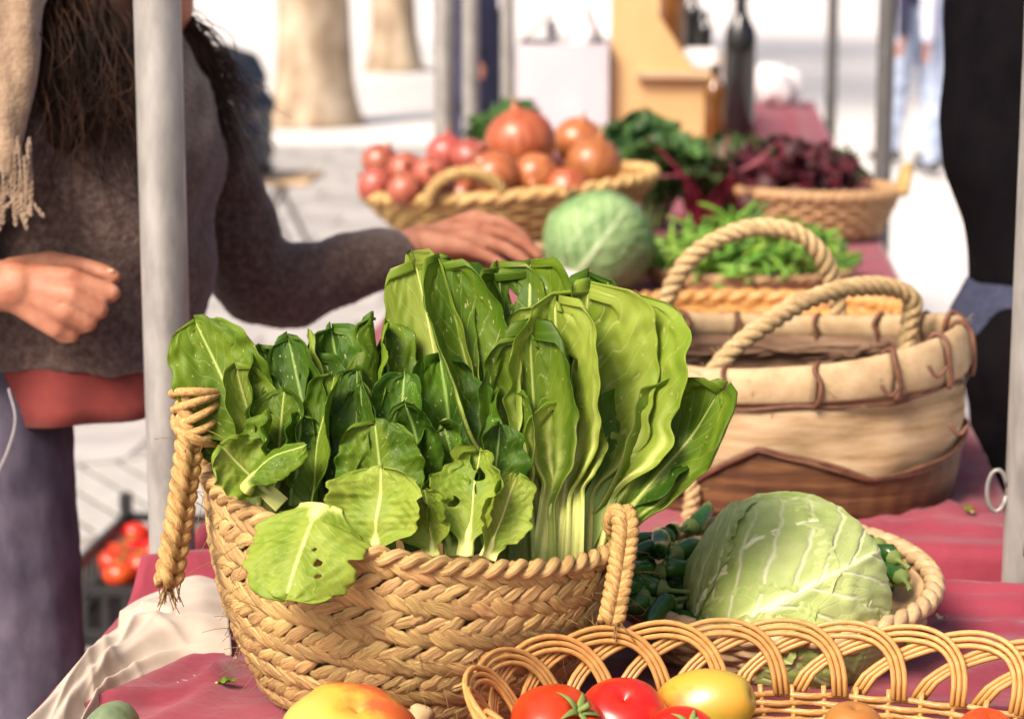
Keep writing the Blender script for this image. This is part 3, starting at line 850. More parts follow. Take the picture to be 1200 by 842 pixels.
hp = [(716, 650, 1.953), (719, 625, 1.938), (724, 606, 1.923), (730, 602, 1.908), (733, 620, 1.898), (729, 655, 1.893), (723, 692, 1.883), (716, 728, 1.878)]
P = spline([W(*q) for q in hp], 120)
hr = MB(); rope(hr, P, .0115, 4, 5.5, 8, braid=True)
hr.obj('handle', M['esparto'], basket)
mb = MB()
for i in range(60):                                      # frayed ends of both handles
    c = W(*((198, 684, 1.893) if i < 30 else (717, 727, 1.878))) + np.array([random.gauss(0, .005), random.gauss(0, .005), 0])
    s = np.linspace(0, 1, 5)[:, None]; d = -UP + np.array([random.gauss(0, .3), random.gauss(0, .3), 0])
    tube(mb, c + d * random.uniform(.008, .022) * s, .0005, 4)
for i in range(50):
    c = W(random.uniform(222, 246), random.uniform(450, 520), 1.908); d = np.array([random.gauss(0, 1), random.gauss(0, 1), random.gauss(0, .7)])
    s = np.linspace(0, 1, 5)[:, None]; tube(mb, c + d * .016 * s - UP * .006 * s ** 2, .0003, 4)
tag(mb.obj('frayed_fibre', M['esparto'], basket), kind='stuff')

# ================================================================== PAK CHOI
PXM = 1.0
def px2m(w, d): return w * d / FPX
def head(label, leaves, base, group='heads of pak choi in the straw basket', off=.026):
    t = thing('pak_choi', label, 'pak choi', tuple(base), group)
    for i, L in enumerate(leaves):
        (b, tp, w, n), kw = L[:4], (L[4] if len(L) > 4 else {})
        kw = dict(kw); mt = kw.pop('m', 'pakchoi')
        b = (b[0], b[1], b[2] + off); tp = (tp[0], tp[1], tp[2] + off * .9); d = tp[2]
        kw.setdefault('seed', int(b[0] * 7 + tp[0] * 3 + tp[1]))
        mb = leaf_mesh(W(*b), W(*tp), px2m(w, d), cdir(*n), **kw)
        mb.obj('leaf', M[mt], t)
    return t
H1 = W(640, 690, 1.90)
B0 = dict(stalk=.27, nu=57, nv=84, thick=.007, shape=1.5, round_tip=.36, ruf=.05, fr=2.2, fan=4, rag=.03)
def b_(**k): d_ = dict(B0); d_.update(k); return d_
head('large pale pak choi head with fanned leaves and ribbed white stalk', [
    ((668, 680, 1.872), (730, 344, 1.890), 172, (-.45, .1, 1), b_(m='pakchoi_pale', stalk_w=.046, cup=.55, bow=-.06, holes=[(-.2, .62, .07, .02), (.25, .56, .06, .016)], tip=-.06, fan=5, tear=.12)),
    ((656, 680, 1.866), (690, 340, 1.888), 146, (.10, .1, 1), b_(m='pakchoi_pale', stalk_w=.044, cup=.65, bow=-.04, tear=.15, fan=5)),
    ((642, 680, 1.858), (652, 356, 1.872), 116, (-.5, .08, 1), b_(m='pakchoi_pale', stalk_w=.042, cup=.7, bow=-.03, fan=5, holes=[(.3, .80, .10, .03)])),
    ((628, 680, 1.856), (622, 392, 1.866), 92, (-.25, .08, 1), b_(m='pakchoi', stalk_w=.040, cup=.8, bow=-.03, fan=4, rag=.05)),
    ((652, 682, 1.850), (668, 470, 1.862), 62, (-.1, .1, 1), b_(m='pakchoi_pale', stalk=.50, stalk_w=.044, cup=.8, bow=-.03, nv=56, fan=5, round_tip=.7)),
    ((614, 678, 1.856), (602, 462, 1.872), 62, (-.55, .1, 1), b_(m='pakchoi', stalk=.42, stalk_w=.038, cup=1.0, bow=-.02, nv=56, round_tip=.7)),
    ((622, 668, 1.866), (622, 314, 1.93), 128, (-.40, .05, 1), b_(m='pakchoi', stalk_w=.038, cup=.8, holes=[(-.35, .90, .14, .03), (.10, .78, .11, .022), (-.62, .76, .10, .03), (.55, .84, .12, .03)])),
    ((608, 660, 1.88), (584, 316, 1.93), 96, (.40, .05, 1), b_(m='pakchoi', stalk_w=.034, cup=1.0, bow=.02, holes=[(.35, .90, .16, .03)])),
    ((598, 650, 1.90), (552, 322, 1.95), 92, (-.35, 0, 1), b_(m='pakchoi_dark', stalk_w=.03, cup=.8, bow=.02)),
    ((590, 655, 1.87), (510, 308, 1.89), 96, (.65, .15, .85), b_(m='pakchoi', stalk_w=.03, cup=1.1, bow=.05, twist=.3, tip=.03, round_tip=.42)),
    ((572, 645, 1.89), (486, 306, 1.905), 72, (-.40, .15, 1), b_(m='pakchoi_pale', stalk_w=.03, cup=.6, bow=.03, fan=3, round_tip=.3)),
    ((668, 650, 1.868), (765, 462, 1.90), 90, (.1, .4, 1), dict(m='pakchoi_dark', stalk=.4, stalk_w=.026, cup=.5, bow=.03, ruf=.12)),
    ((660, 680, 1.890), (856, 456, 1.875), 112, (-.30, .45, .95), dict(m='pakchoi', stalk=.30, stalk_w=.040, cup=.85, bow=.05, ruf=.08, fr=1.6, nu=61, nv=70, tip=.07, twist=.25, side=.03, thick=.008, shape=2.1, round_tip=.75, fan=4)),
    ((660, 652, 1.90), (690, 326, 1.95), 110, (-.2, 0, 1), dict(m='pakchoi_dark', stalk=.3, stalk_w=.03, cup=.6, ruf=.1)),
    ((690, 648, 1.88), (800, 498, 1.875), 75, (-.2, .8, .6), dict(m='pakchoi_dark', stalk=.4, stalk_w=.024, cup=.5, ruf=.12, tip=-.1)),
], H1, off=.064)
D = 1.86
K1 = dict(round_tip=.40, nu=37, nv=56, shape=1.25, rag=.025)
def q_(**k): d_ = dict(K1); d_.update(k); return d_
head('pak choi bunch with the spotted drooping leaf beside the knotted handle', [
    ((338, 590, 1.90), (230, 374, 1.90), 100, (-.15, .35, 1), q_(m='pakchoi', stalk=.30, cup=.35, bow=.10, ruf=.07, tip=.04, nu=45, nv=64)),
    ((330, 600, 1.89), (266, 425, 1.90), 119, (-.2, .1, 1), q_(m='pakchoi_dark', stalk=.15, cup=.5, ruf=.06, round_tip=.45)),
    ((322, 600, 1.87), (276, 428, 1.88), 69, (.75, .1, .8), q_(m='pakchoi_pale', stalk=.15, cup=.9, ruf=.10, twist=.3)),
    ((340, 602, 1.87), (304, 408, 1.90), 87, (.5, .1, 1), q_(m='pakchoi', stalk=.2, cup=.9, ruf=.12, twist=-.3)),
    ((330, 592, 1.835), (254, 520, 1.83), 62, (.0, .6, .9), q_(m='pakchoi_pale', stalk=.2, cup=.4, ruf=.15, tip=.1, round_tip=.4)),
    ((283, 572, 1.825), (358, 522, 1.82), 42, (0, .9, .5), q_(m='pakchoi', stalk=.1, cup=-.7, ruf=.05, bow=.14)),
    ((300, 592, 1.84), (316, 482, 1.85), 57, (-.7, .1, .8), q_(m='pakchoi', stalk=.2, cup=.9, ruf=.16, twist=.4)),
    ((270, 562, 1.88), (256, 462, 1.91), 74, (-.3, .1, 1), q_(m='pakchoi_dark', stalk=.2, cup=.6, ruf=.12)),
    ((345, 592, 1.85), (352, 486, 1.855), 64, (.6, .2, .9), q_(m='pakchoi_dark', stalk=.2, cup=1.0, ruf=.2)),
    ((318, 606, 1.86), (334, 456, 1.87), 74, (-.4, .2, .9), q_(m='pakchoi', stalk=.2, cup=.8, ruf=.22, fr=3)),
], W(320, 640, 1.88))
head('upright dark green pak choi bunch with wavy leaf edges', [
    ((388, 622, 1.86), (338, 396, 1.89), 82, (-.3, .1, 1), q_(m='pakchoi_dark', stalk=.15, cup=.8, ruf=.12, round_tip=.5)),
    ((392, 612, 1.88), (362, 392, 1.91), 55, (.85, .1, .6), q_(m='pakchoi_pale', stalk=.2, cup=1.1, ruf=.10, twist=-.3)),
    ((366, 622, 1.832), (392, 440, 1.86), 57, (-.75, .1, .8), q_(m='pakchoi', stalk=.08, cup=.8, ruf=.36, fr=1.6, side=-.06, nu=45, nv=70)),
    ((396, 628, 1.835), (418, 432, 1.88), 72, (-.6, .05, .9), q_(m='pakchoi_dark', stalk=.10, cup=.8, ruf=.32, fr=1.8, side=.05, nu=45, nv=70)),
    ((424, 606, 1.88), (388, 384, 1.92), 104, (.25, .1, 1), q_(m='pakchoi_dark', stalk=.2, cup=.6, ruf=.14, round_tip=.5)),
    ((452, 606, 1.86), (436, 372, 1.91), 62, (-.85, .1, .6), q_(m='pakchoi', stalk=.15, cup=1.2, ruf=.16, twist=.3, nu=45, nv=70)),
    ((462, 604, 1.87), (452, 380, 1.92), 77, (.65, .1, .8), q_(m='pakchoi', stalk=.2, cup=1.0, ruf=.12, twist=-.25)),
    ((478, 602, 1.90), (486, 386, 1.94), 104, (.2, .1, 1), q_(m='pakchoi_dark', stalk=.2, cup=.6, ruf=.1)),
    ((436, 612, 1.845), (424, 452, 1.865), 69, (-.6, .1, .8), q_(m='pakchoi_dark', stalk=.15, cup=1.0, ruf=.24, fr=2.5)),
    ((410, 612, 1.86), (372, 420, 1.90), 74, (.5, .1, .9), q_(m='pakchoi_dark', stalk=.15, cup=.9, ruf=.2, fr=3)),
    ((460, 612, 1.85), (474, 438, 1.875), 74, (-.3, .1, 1), q_(m='pakchoi_dark', stalk=.15, cup=.9, ruf=.2, fr=3)),
], W(410, 650, 1.88))
head('pak choi bunch with torn pale outer leaves at the basket rim', [
    ((454, 645, 1.81), (440, 494, 1.835), 92, (-.05, .25, 1), q_(m='pakchoi', stalk=.10, cup=.35, ruf=.10, tip=.03, round_tip=.32, nu=45)),
    ((438, 652, 1.795), (448, 548, 1.805), 114, (-.3, .4, 1), q_(m='pakchoi_pale', stalk=.05, cup=.55, ruf=.10, fr=2, tear=.2, round_tip=.42, nu=45)),
    ((508, 606, 1.85), (478, 466, 1.855), 82, (-.3, .3, 1), q_(m='pakchoi_dark', stalk=.12, cup=1.0, ruf=.10, tip=.10, round_tip=.5)),
    ((546, 652, 1.80), (562, 528, 1.83), 87, (-.45, .3, 1), q_(m='pakchoi_pale', stalk=.1, cup=.8, ruf=.22, fr=2.4, tear=.5, holes=[(.1, .75, .14, .06), (-.5, .5, .12, .05)], nu=61, nv=70)),
    ((570, 654, 1.80), (606, 556, 1.815), 55, (.45, .2, 1), q_(m='pakchoi_pale', stalk=.05, cup=.7, ruf=.2, fr=2, tear=.4)),
    ((508, 652, 1.80), (498, 574, 1.81), 57, (-.5, .3, 1), q_(m='pakchoi_pale', stalk=.05, cup=.7, ruf=.25, fr=2, tear=.5)),
    ((528, 652, 1.81), (512, 556, 1.83), 67, (.5, .3, 1), q_(m='pakchoi', stalk=.1, cup=.9, ruf=.25, fr=2, tear=.3)),
    ((562, 645, 1.83), (520, 498, 1.86), 77, (-.5, .1, 1), q_(m='pakchoi_dark', stalk=.15, cup=.9, ruf=.2)),
    ((574, 645, 1.85), (585, 496, 1.87), 67, (.5, .1, 1), q_(m='pakchoi_dark', stalk=.15, cup=.9, ruf=.2)),
    ((544, 645, 1.87), (516, 418, 1.91), 107, (.3, .1, 1), q_(m='pakchoi_dark', stalk=.15, cup=.7, ruf=.14)),
    ((548, 645, 1.88), (546, 424, 1.93), 107, (-.4, .1, 1), q_(m='pakchoi_dark', stalk=.15, cup=.7, ruf=.14)),
    ((474, 626, 1.89), (502, 436, 1.94), 99, (.1, .1, 1), q_(m='pakchoi_dark', stalk=.15, cup=.7, ruf=.14)),
    ((484, 646, 1.84), (460, 556, 1.85), 69, (.3, .1, 1), q_(m='pakchoi_dark', stalk=.1, cup=.8, ruf=.2)),
], W(510, 660, 1.86))
mb = leaf_mesh(W(376, 590, 1.830), W(335, 700, 1.780), px2m(104, 1.78), cdir(-.25, .45, 1), stalk=.0, stalk_w=.03, cup=-.35, bow=.06, ruf=.10, fr=1.6, tear=.25, holes=[(.35, .62, .07, .04), (.45, .75, .06, .03), (.2, .5, .04, .02)], nu=45, nv=56, seed=5, round_tip=.28)
tag(mb.obj('pak_choi_leaf', M['pakchoi_pale']), 'torn pale pak choi leaf drooping over the straw basket rim', 'leaf')
# ================================================================== BURLAP BASKET
WC = np.array([.082, 2.688, TZ + .002]); WA, WBm, WH = .192, .172, .178
def wpt(th, h, dr=0.0):
    """oval wall, a little bulging; angle 0 = +X"""
    k = 1.0 + .045 * math.sin(PI * min(1, max(0, h)) * .9) - .03 * (1 - h)
    a, b = WA * k + dr, WBm * k + dr
    ct, st_ = math.cos(th), math.sin(th)
    e = 2 / 2.35
    x = a * math.copysign(abs(ct) ** e, ct); y = b * math.copysign(abs(st_) ** e, st_)
    z = WH * h + (.010 * math.cos(th * 2 + .6) + .010 * math.cos(th)) * h * h
    return WC + np.array([x, y, z])
wb = thing('burlap_basket', 'bark and burlap basket with twisted rope handles and stitched rim', 'basket', tuple(WC))
K = 120
def wshell(h0, h1, dr_out, dr_in, nh=10, jit=0.0, seed=0):
    mb = MB(); r = np.random.default_rng(seed)
    hs = np.linspace(h0, h1, nh)
    ring = [[wpt(2 * PI * j / K, h, dr_out) for j in range(K)] for h in hs] + [[wpt(2 * PI * j / K, h, dr_in) for j in range(K)] for h in hs[::-1]]
    V = np.array(ring).reshape(-1, 3)
    if jit:
        n = V - WC; n[:, 2] = 0; n /= np.linalg.norm(n, axis=1)[:, None] + 1e-9
        V += n * (wob(V, seed, jit * .6, 40) + wob(V * np.array([.5, .5, 2.4]), seed + 1, jit, 42))[:, None]
    m = len(ring)
    U = np.stack([np.tile(np.arange(K) / K, m), np.repeat(np.arange(m), K) / m], 1)
    mb.add(V, [(i * K + j, i * K + (j + 1) % K, ((i + 1) % m) * K + (j + 1) % K, ((i + 1) % m) * K + j) for i in range(m) for j in range(K)], U)
    return mb
wshell(.02, .97, 0, -.005, 18, .0038, 4).obj('wall', M['burlap'], wb)
wshell(.03, .87, -.006, -.011, 10, .003, 9).obj('lining', M['liner'], wb)
mb = MB(); V = [wpt(2 * PI * j / K, .05, -.008) for j in range(K)]; mb.add(V + [WC + np.array([0, 0, .006])], [(j, (j + 1) % K, K) for j in range(K)]); mb.obj('floor', M['liner'], wb)
for i in range(60):                                       # bark strips lying round the inside
    a0 = random.uniform(0, 2 * PI); L = random.uniform(.8, 1.6); h = random.uniform(.35, .84)
    if i < 20: a0 = random.uniform(.1 * PI, .9 * PI)
    P = [wpt(a0 + L * s, h + .04 * math.sin(5 * s + i), -.013 - .010 * random.random()) for s in np.linspace(0, 1, 14)]
    mb = MB(); tube(mb, P, random.uniform(.003, .0065), 7, flat=.5, up=UP); mb.obj('bark_strip', M['liner'], wb)
# folded rim band in stitched lengths
NS = 15
offs = .18
for i in range(NS):
    a0, a1 = offs + 2 * PI * i / NS, offs + 2 * PI * (i + 1) / NS
    n = 12; mb = MB(); k = 14
    g = np.linspace(a0 + .006, a1 - .006, n)
    prof = [(.003, .76), (.0075, .80), (.0085, .90), (.006, .99), (.0, 1.03), (-.006, 1.02), (-.009, .97), (-.0085, .92), (-.007, .86), (-.004, .85), (-.0045, .9), (-.002, .97), (.001, .96), (.0015, .85)]
    V = []
    for q, a in enumerate(g):
        puff = .0010 * math.sin(PI * q / (n - 1)) + random.uniform(-.0004, .0004)
        V += [wpt(a, h, dr + (puff if dr > .002 else -puff if dr < -.004 else 0)) for dr, h in prof]
    f = [(q * k + j, q * k + (j + 1) % k, (q + 1) * k + (j + 1) % k, (q + 1) * k + j) for q in range(n - 1) for j in range(k)] + [tuple(range(k))[::-1], tuple((n - 1) * k + j for j in range(k))]
    mb.add(V, f); mb.obj('rim_band', M['burlap_band'], wb)
    # stitch over the joint
    mb = MB(); P = [wpt(a0 + .015 * math.sin(q * 2 + i), h, dr * 1.35 + (.0015 if dr > 0 else -.0015)) for q, (dr, h) in enumerate([(.006, .75), (.0085, .82), (.0085, .93), (.006, 1.0), (.0, 1.04), (-.006, 1.03), (-.009, .97), (-.0085, .92), (-.006, .85)])]
    tube(mb, spline(P, 24), random.uniform(.0022, .0036), 7); mb.obj('stitch', M['vine'], wb)
# vine under the band and vine along the bark edge, bark skirt with a peak
def skirt_h(th):
    d = (th - 1.5 * PI + PI) % (2 * PI) - PI              # 0 = towards the camera
    d = -d if False else d
    x = d                                                 # positive to the right
    pts = [(-3.2, .05), (-1.6, .05), (-.66, .12), (-.15, .47), (.36, .25), (.9, .30), (1.5, .42), (2.2, .30), (3.2, .05)]
    return float(np.interp(x, [p[0] for p in pts], [p[1] for p in pts]))
mb = MB()
ring = []
hs = np.linspace(0, 1, 8)
KK = 160
V = []
for s in hs: V += [wpt(2 * PI * j / KK, -.01 + (skirt_h(2 * PI * j / KK) + .01) * s, .0035 + .0010 * math.sin(j * 1.7)) for j in range(KK)]
for s in hs[::-1]: V += [wpt(2 * PI * j / KK, -.01 + (skirt_h(2 * PI * j / KK) + .01) * s, .0) for j in range(KK)]
m = 16
mb.add(V, [(i * KK + j, i * KK + (j + 1) % KK, ((i + 1) % m) * KK + (j + 1) % KK, ((i + 1) % m) * KK + j) for i in range(m) for j in range(KK)])
mb.obj('bark_skirt', M['bark'], wb)
for c in range(2):
    a = np.linspace(0, 2 * PI, 200, endpoint=False)
    mb = MB(); tube(mb, [wpt(x, skirt_h(x) + .012 * math.sin(x * 9 + c * 2) * .5 + .02 * c, .0065) for x in a], .0026 + .0006 * np.sin(a * 13), 7, closed=True); mb.obj('vine_binding', M['vine'], wb)
mb = MB(); tube(mb, [wpt(x, .745 + .012 * math.sin(x * 7) + .006 * math.sin(x * 19), .0045) for x in a], .0022 + .0007 * np.sin(a * 11), 7, closed=True); mb.obj('vine_binding', M['vine'], wb)
for px_, py_ in ((1045, 455), (1100, 432), (960, 590), (780, 445), (1125, 500)):      # little twig knots
    p = W(px_, py_, 2.53); mb = MB()
    tube(mb, spline([p + cdir(-.012, .004, 0), p + cdir(-.002, -.008, .004), p + cdir(.010, .003, .0)], 10), .0022, 6); mb.obj('vine_knot', M['vine'], wb)
# rope handles (front one leans to the right, back one stands)
for hp in ([(765, 425, 2.90), (770, 398, 2.90), (783, 345, 2.88), (815, 297, 2.86), (870, 269, 2.85), (925, 270, 2.85), (958, 293, 2.86), (976, 330, 2.88), (985, 385, 2.90)],
           [(826, 462, 2.60), (845, 425, 2.605), (880, 392, 2.61), (935, 357, 2.64), (990, 338, 2.68), (1040, 336, 2.72), (1068, 350, 2.74), (1066, 380, 2.75), (1058, 425, 2.75)]):
    P = spline([W(*q) for q in hp], 170); mb = MB(); rope(mb, P, .0118 * (1 + .05 * np.sin(np.linspace(0, 25, 170))), 3, 9.5, 9); mb.obj('handle', M['rope'], wb)
mb = MB(); P = spline([W(800, 545, 2.60), W(812, 575, 2.595), W(806, 615, 2.60)], 30); rope(mb, P, .010, 3, 2.5, 8); mb.obj('handle_end', M['rope'], wb)

mb = MB()                                                # frayed threads on the rim and hairs on the ropes
for i in range(170):
    a_ = random.uniform(0, 2 * PI); p = wpt(a_, random.uniform(.74, 1.04), .009 if random.random() < .6 else -.004)
    d = np.array([random.gauss(0, 1), random.gauss(0, 1), random.gauss(.3, .8)]); s = np.linspace(0, 1, 5)[:, None]
    tube(mb, p + d * random.uniform(.004, .011) * s - UP * .005 * s ** 2, .00045, 4)
for me_ in [o.data for o in wb.children if o.name.startswith('handle')]:
    for i in range(120):
        v = me_.vertices[random.randrange(len(me_.vertices))]; p = np.array(v.co); n_ = np.array(v.normal); s = np.linspace(0, 1, 4)[:, None]
        d = n_ + np.array([random.gauss(0, .7), random.gauss(0, .7), random.gauss(0, .7)])
        tube(mb, p + d * random.uniform(.002, .006) * s, .00035, 4)
tag(mb.obj('loose_thread', M['rope'], wb), kind='stuff')

# ================================================================== GENERIC ROUND BASKETS
def weave_basket(name, label, c, rb, rt, h, material, rows=6, stakes=36, ax=1.0, ay=1.0, rz=0.0, rod=.004, rim=.006, tilt=(0, 0), group=None, floor=True, cat='basket'):
    t = thing(name, label, cat, tuple(c), group, rz)
    t.rotation_euler = (tilt[0], tilt[1], rz)
    for q in range(rows):
        s = (q + .5) / rows; r = rb + (rt - rb) * s ** .8; z = .006 + (h - .012) * s
        a = np.linspace(0, 2 * PI, stakes * 4, endpoint=False)
        w = rod * .7 * np.cos(a * stakes / 2 + (PI if q % 2 else 0))
        mb = MB(); tube(mb, np.stack([(r + w) * np.cos(a) * ax, (r + w) * np.sin(a) * ay, z + 0 * a], 1), min(rod, h / rows * .62), 7, closed=True, vlen=30)
        child('weaver', mb, material, t)
    for q in range(stakes):
        a = 2 * PI * (q + .5) / stakes; s = np.linspace(0, 1, 5)
        r = rb + (rt - rb) * s ** .8
        mb = MB(); tube(mb, np.stack([r * np.cos(a) * ax, r * np.sin(a) * ay, .004 + (h - .006) * s], 1), rod * .8, 6); child('stake', mb, material, t)
    a = np.linspace(0, 2 * PI, 140, endpoint=False)
    for k in range(2):
        mb = MB(); tube(mb, np.stack([(rt + rim * .6 * np.cos(a * 24 + k * PI)) * np.cos(a) * ax, (rt + rim * .6 * np.cos(a * 24 + k * PI)) * np.sin(a) * ay, h + rim * .5 * np.sin(a * 24 + k * PI)], 1), rim, 8, closed=True, vlen=30); child('rim', mb, material, t)
    if floor:
        mb = MB(); lathe(mb, [(.001, .008), (rb * .5, .008), (rb, .008), (rb + (rt - rb) * .9 - rod, h * .9), (rb + (rt - rb) * .9 - rod - .002, h * .9), (rb - .004, .011), (rb * .5, .011), (.001, .011)], 48, ax=ax, ay=ay); child('lining', mb, material, t)
    return t

# ================================================================== CABBAGES
def cabbage(label, c, r, axis, spin, mname, seed, flat=.92, loose=0.0, outer=7):
    rr = np.random.default_rng(seed)
    t = thing('cabbage', label, 'cabbage', tuple(np.asarray(c) - np.array([0, 0, r * .9])), None)
    z_ = np.asarray(axis, float); z_ = z_ / np.linalg.norm(z_)          # away from the stalk
    x_ = np.asarray(spin, float); x_ = x_ - z_ * np.dot(x_, z_); x_ /= np.linalg.norm(x_)   # side the outermost leaf covers
    Q = np.stack([x_, np.cross(z_, x_), z_], 1)
    c = np.asarray(c, float)
    mb = MB(); ball(mb, (0, 0, 0), 1.0, 40)
    v = mb.v[0]; v *= (r * .965 * (1 + wob(v, seed, .02, 3)))[:, None]; v[:, 2] *= flat
    mb.v[0] = v @ Q.T + c
    mb.at[0][:] = 0; mb.uv[0] = np.stack([np.arctan2(v[:, 1], v[:, 0]) / PI, v[:, 2] / r * .5 + .5], 1)
    mb.obj('heart', M[mname], t)
    # wrapper leaves: each starts at the stalk (-z), runs over the ball, veins fan from its rib
    for k in range(outer):
        a0 = 2 * PI * k / outer * 1.618 + rr.uniform(-.2, .2) if k else 0.0
        reach = rr.uniform(1.9, 2.6) if k else 2.75
        half = rr.uniform(.9, 1.2) if k else 1.42
        nu, nv = 71, 71
        u = np.linspace(-1, 1, nu); vv = np.linspace(0.02, 1, nv)
        U, V = np.meshgrid(u, vv)
        wv = half * np.sin(PI * np.clip(V, 0, 1) ** .75 * .93) ** .42 * (1 + .015 * np.sin(V * 40 + k) + .012 * np.sin(V * 71))
        # great-circle-like coordinates: along = polar angle from stalk, across = rotation about the rib plane
        al = V * reach; ac = U * wv
        d0 = np.stack([np.sin(al), 0 * al, -np.cos(al)], -1)
        y = np.array([0, 1.0, 0])
        D = d0 * np.cos(ac)[..., None] + y * np.sin(ac)[..., None]
        ca, sa = math.cos(a0), math.sin(a0)
        D = D @ np.array([[ca, sa, 0], [-sa, ca, 0], [0, 0, 1]])
        edge = np.maximum(np.abs(U) ** 6, smoothstep(.85, 1, V))
        vein = np.abs((V * 7 - np.abs(U) * 7 * .48 + .23 * np.sign(U)) % 1 - .5)
        hgt = .0016 * np.exp(-(vein / .10) ** 2) * (1 - np.abs(U) * .7) + .0045 * np.exp(-(U / .045) ** 2) * (1 - .8 * V)
        base = r * (.972 + .040 * (outer - k) / outer)
        R = base + .0010 * np.sin(V * 37 + 3 * np.sin(U * 9 + k)) * np.sin(U * 23 + 2 * np.sin(V * 17)) + hgt + edge * (.0025 + loose * r * (.5 + .5 * np.sin(V * 9 + k * 2 + U * 2)))
        P = D.reshape(-1, 3) * (R.ravel() * (1 + wob(D.reshape(-1, 3), seed, .02, 3)))[:, None]
        P[:, 2] *= flat
        inn = P * (1 - .0010 / r)
        mask = np.exp(-(U / (.05 * (1.15 - V))) ** 2).ravel() * .9
        uv = np.stack([U, V], -1).reshape(-1, 2)
        f = [(i * nu + j, i * nu + j + 1, (i + 1) * nu + j + 1, (i + 1) * nu + j) for i in range(nv - 1) for j in range(nu - 1)]
        mb = MB(); mb.add(P @ Q.T + c, f, uv, mask); mb.obj('leaf', M[mname], t)
    return t
# ================================================================== CABBAGE BASKET WITH GREEN CHILLIES
CC = T(905, 757); CC[2] = TZ + .003
CC = np.array([CC[0], 2.068, TZ + .003])
weave_basket('chilli_basket', 'round bamboo basket of green chillies under the cabbage', CC, .115, .146, .062, M['bamboo'], rows=7, stakes=40, rod=.0042, rim=.0065, tilt=(.10, 0))
cabbage('pale green cabbage with spreading white veins on green chillies', W(925, 704, 2.075), .0965, tuple(cdir(.80, .42, -.10)), tuple(cdir(-.1, .35, 1)), 'cabbage', 3, flat=.93, loose=.035)
def chilli_mesh(seed):
    r = np.random.default_rng(seed)
    L = r.uniform(.06, .085); s = np.linspace(0, 1, 16)
    bend = r.uniform(.15, .4)
    P = np.stack([L * s, L * bend * s ** 2 * 0.8, .003 * np.sin(s * 7 + seed)], 1)
    R = .0085 * np.clip(np.minimum(s * 9, 1), .2, 1) * (1 - s ** 2.2) + .0009
    R *= 1 + .06 * np.sin(s * 14 + seed)
    mb = MB(); tube(mb, P, R, 10); body = mb.mesh('chilli')
    mb = MB(); lathe(mb, [(.0088, .004), (.0075, -.001), (.004, -.003), (.0022, -.006), (.0019, -.014), (.0024, -.027), (.0008, -.0275)], 8)
    v = mb.v[0]; mb.v[0] = np.stack([v[:, 2], v[:, 1] + .15 * np.minimum(v[:, 2], 0) ** 2 / .02, v[:, 0]], 1)
    return body, mb.mesh('stalk')
chm = [chilli_mesh(i) for i in range(5)]
for b, s in chm: b.materials.append(M['chilli']); s.materials.append(M['stem'])
spots = []
for i in range(60):
    a = random.uniform(0, 2 * PI); rr_ = .128 * math.sqrt(random.uniform(.15, 1))
    x, y = CC[0] + rr_ * math.cos(a), CC[1] + rr_ * math.sin(a)
    if math.hypot(x - (.085), y - 2.03) < .05: continue
    spots.append((x, y, CC[2] + .022 + .034 * (i / 60) + .012 * (1 - rr_ / .13)))
spots += [tuple(W(*q)) for q in ((770, 632, 2.14), (790, 622, 2.18), (760, 660, 2.09), (778, 690, 2.06), (756, 700, 2.05), (808, 618, 2.20), (740, 640, 2.12), (1050, 655, 2.14), (1058, 678, 2.11), (1030, 640, 2.19), (765, 712, 2.04), (748, 676, 2.07), (772, 670, 2.08), (790, 650, 2.10), (750, 690, 2.06), (800, 640, 2.14), (775, 645, 2.12), (785, 705, 2.04))]
for i, p in enumerate(spots):
    b, s = chm[i % 5]
    t = thing('green_chilli', 'dark green chilli pepper heaped in the bamboo basket around the cabbage', 'chilli pepper', p, 'green chillies round the cabbage')
    t.rotation_euler = (random.choice((0, PI)) + random.uniform(-.5, .5), random.uniform(-.15, .15), random.uniform(0, 6.28))
    link('pod', b, None, t, loc=(0, 0, 0)); link('stalk', s, None, t, loc=(0, 0, 0))
p = T(1192, 757, TZ + .009)
t = thing('green_chilli', 'single green chilli lying on the burgundy cloth beyond the wicker tray', 'chilli pepper', tuple(T(1068, 745, TZ + .009)))
t.rotation_euler = (1.2, 0, 2.6)
link('pod', chm[2][0], None, t, loc=(0, 0, 0)); link('stalk', chm[2][1], None, t, loc=(0, 0, 0))

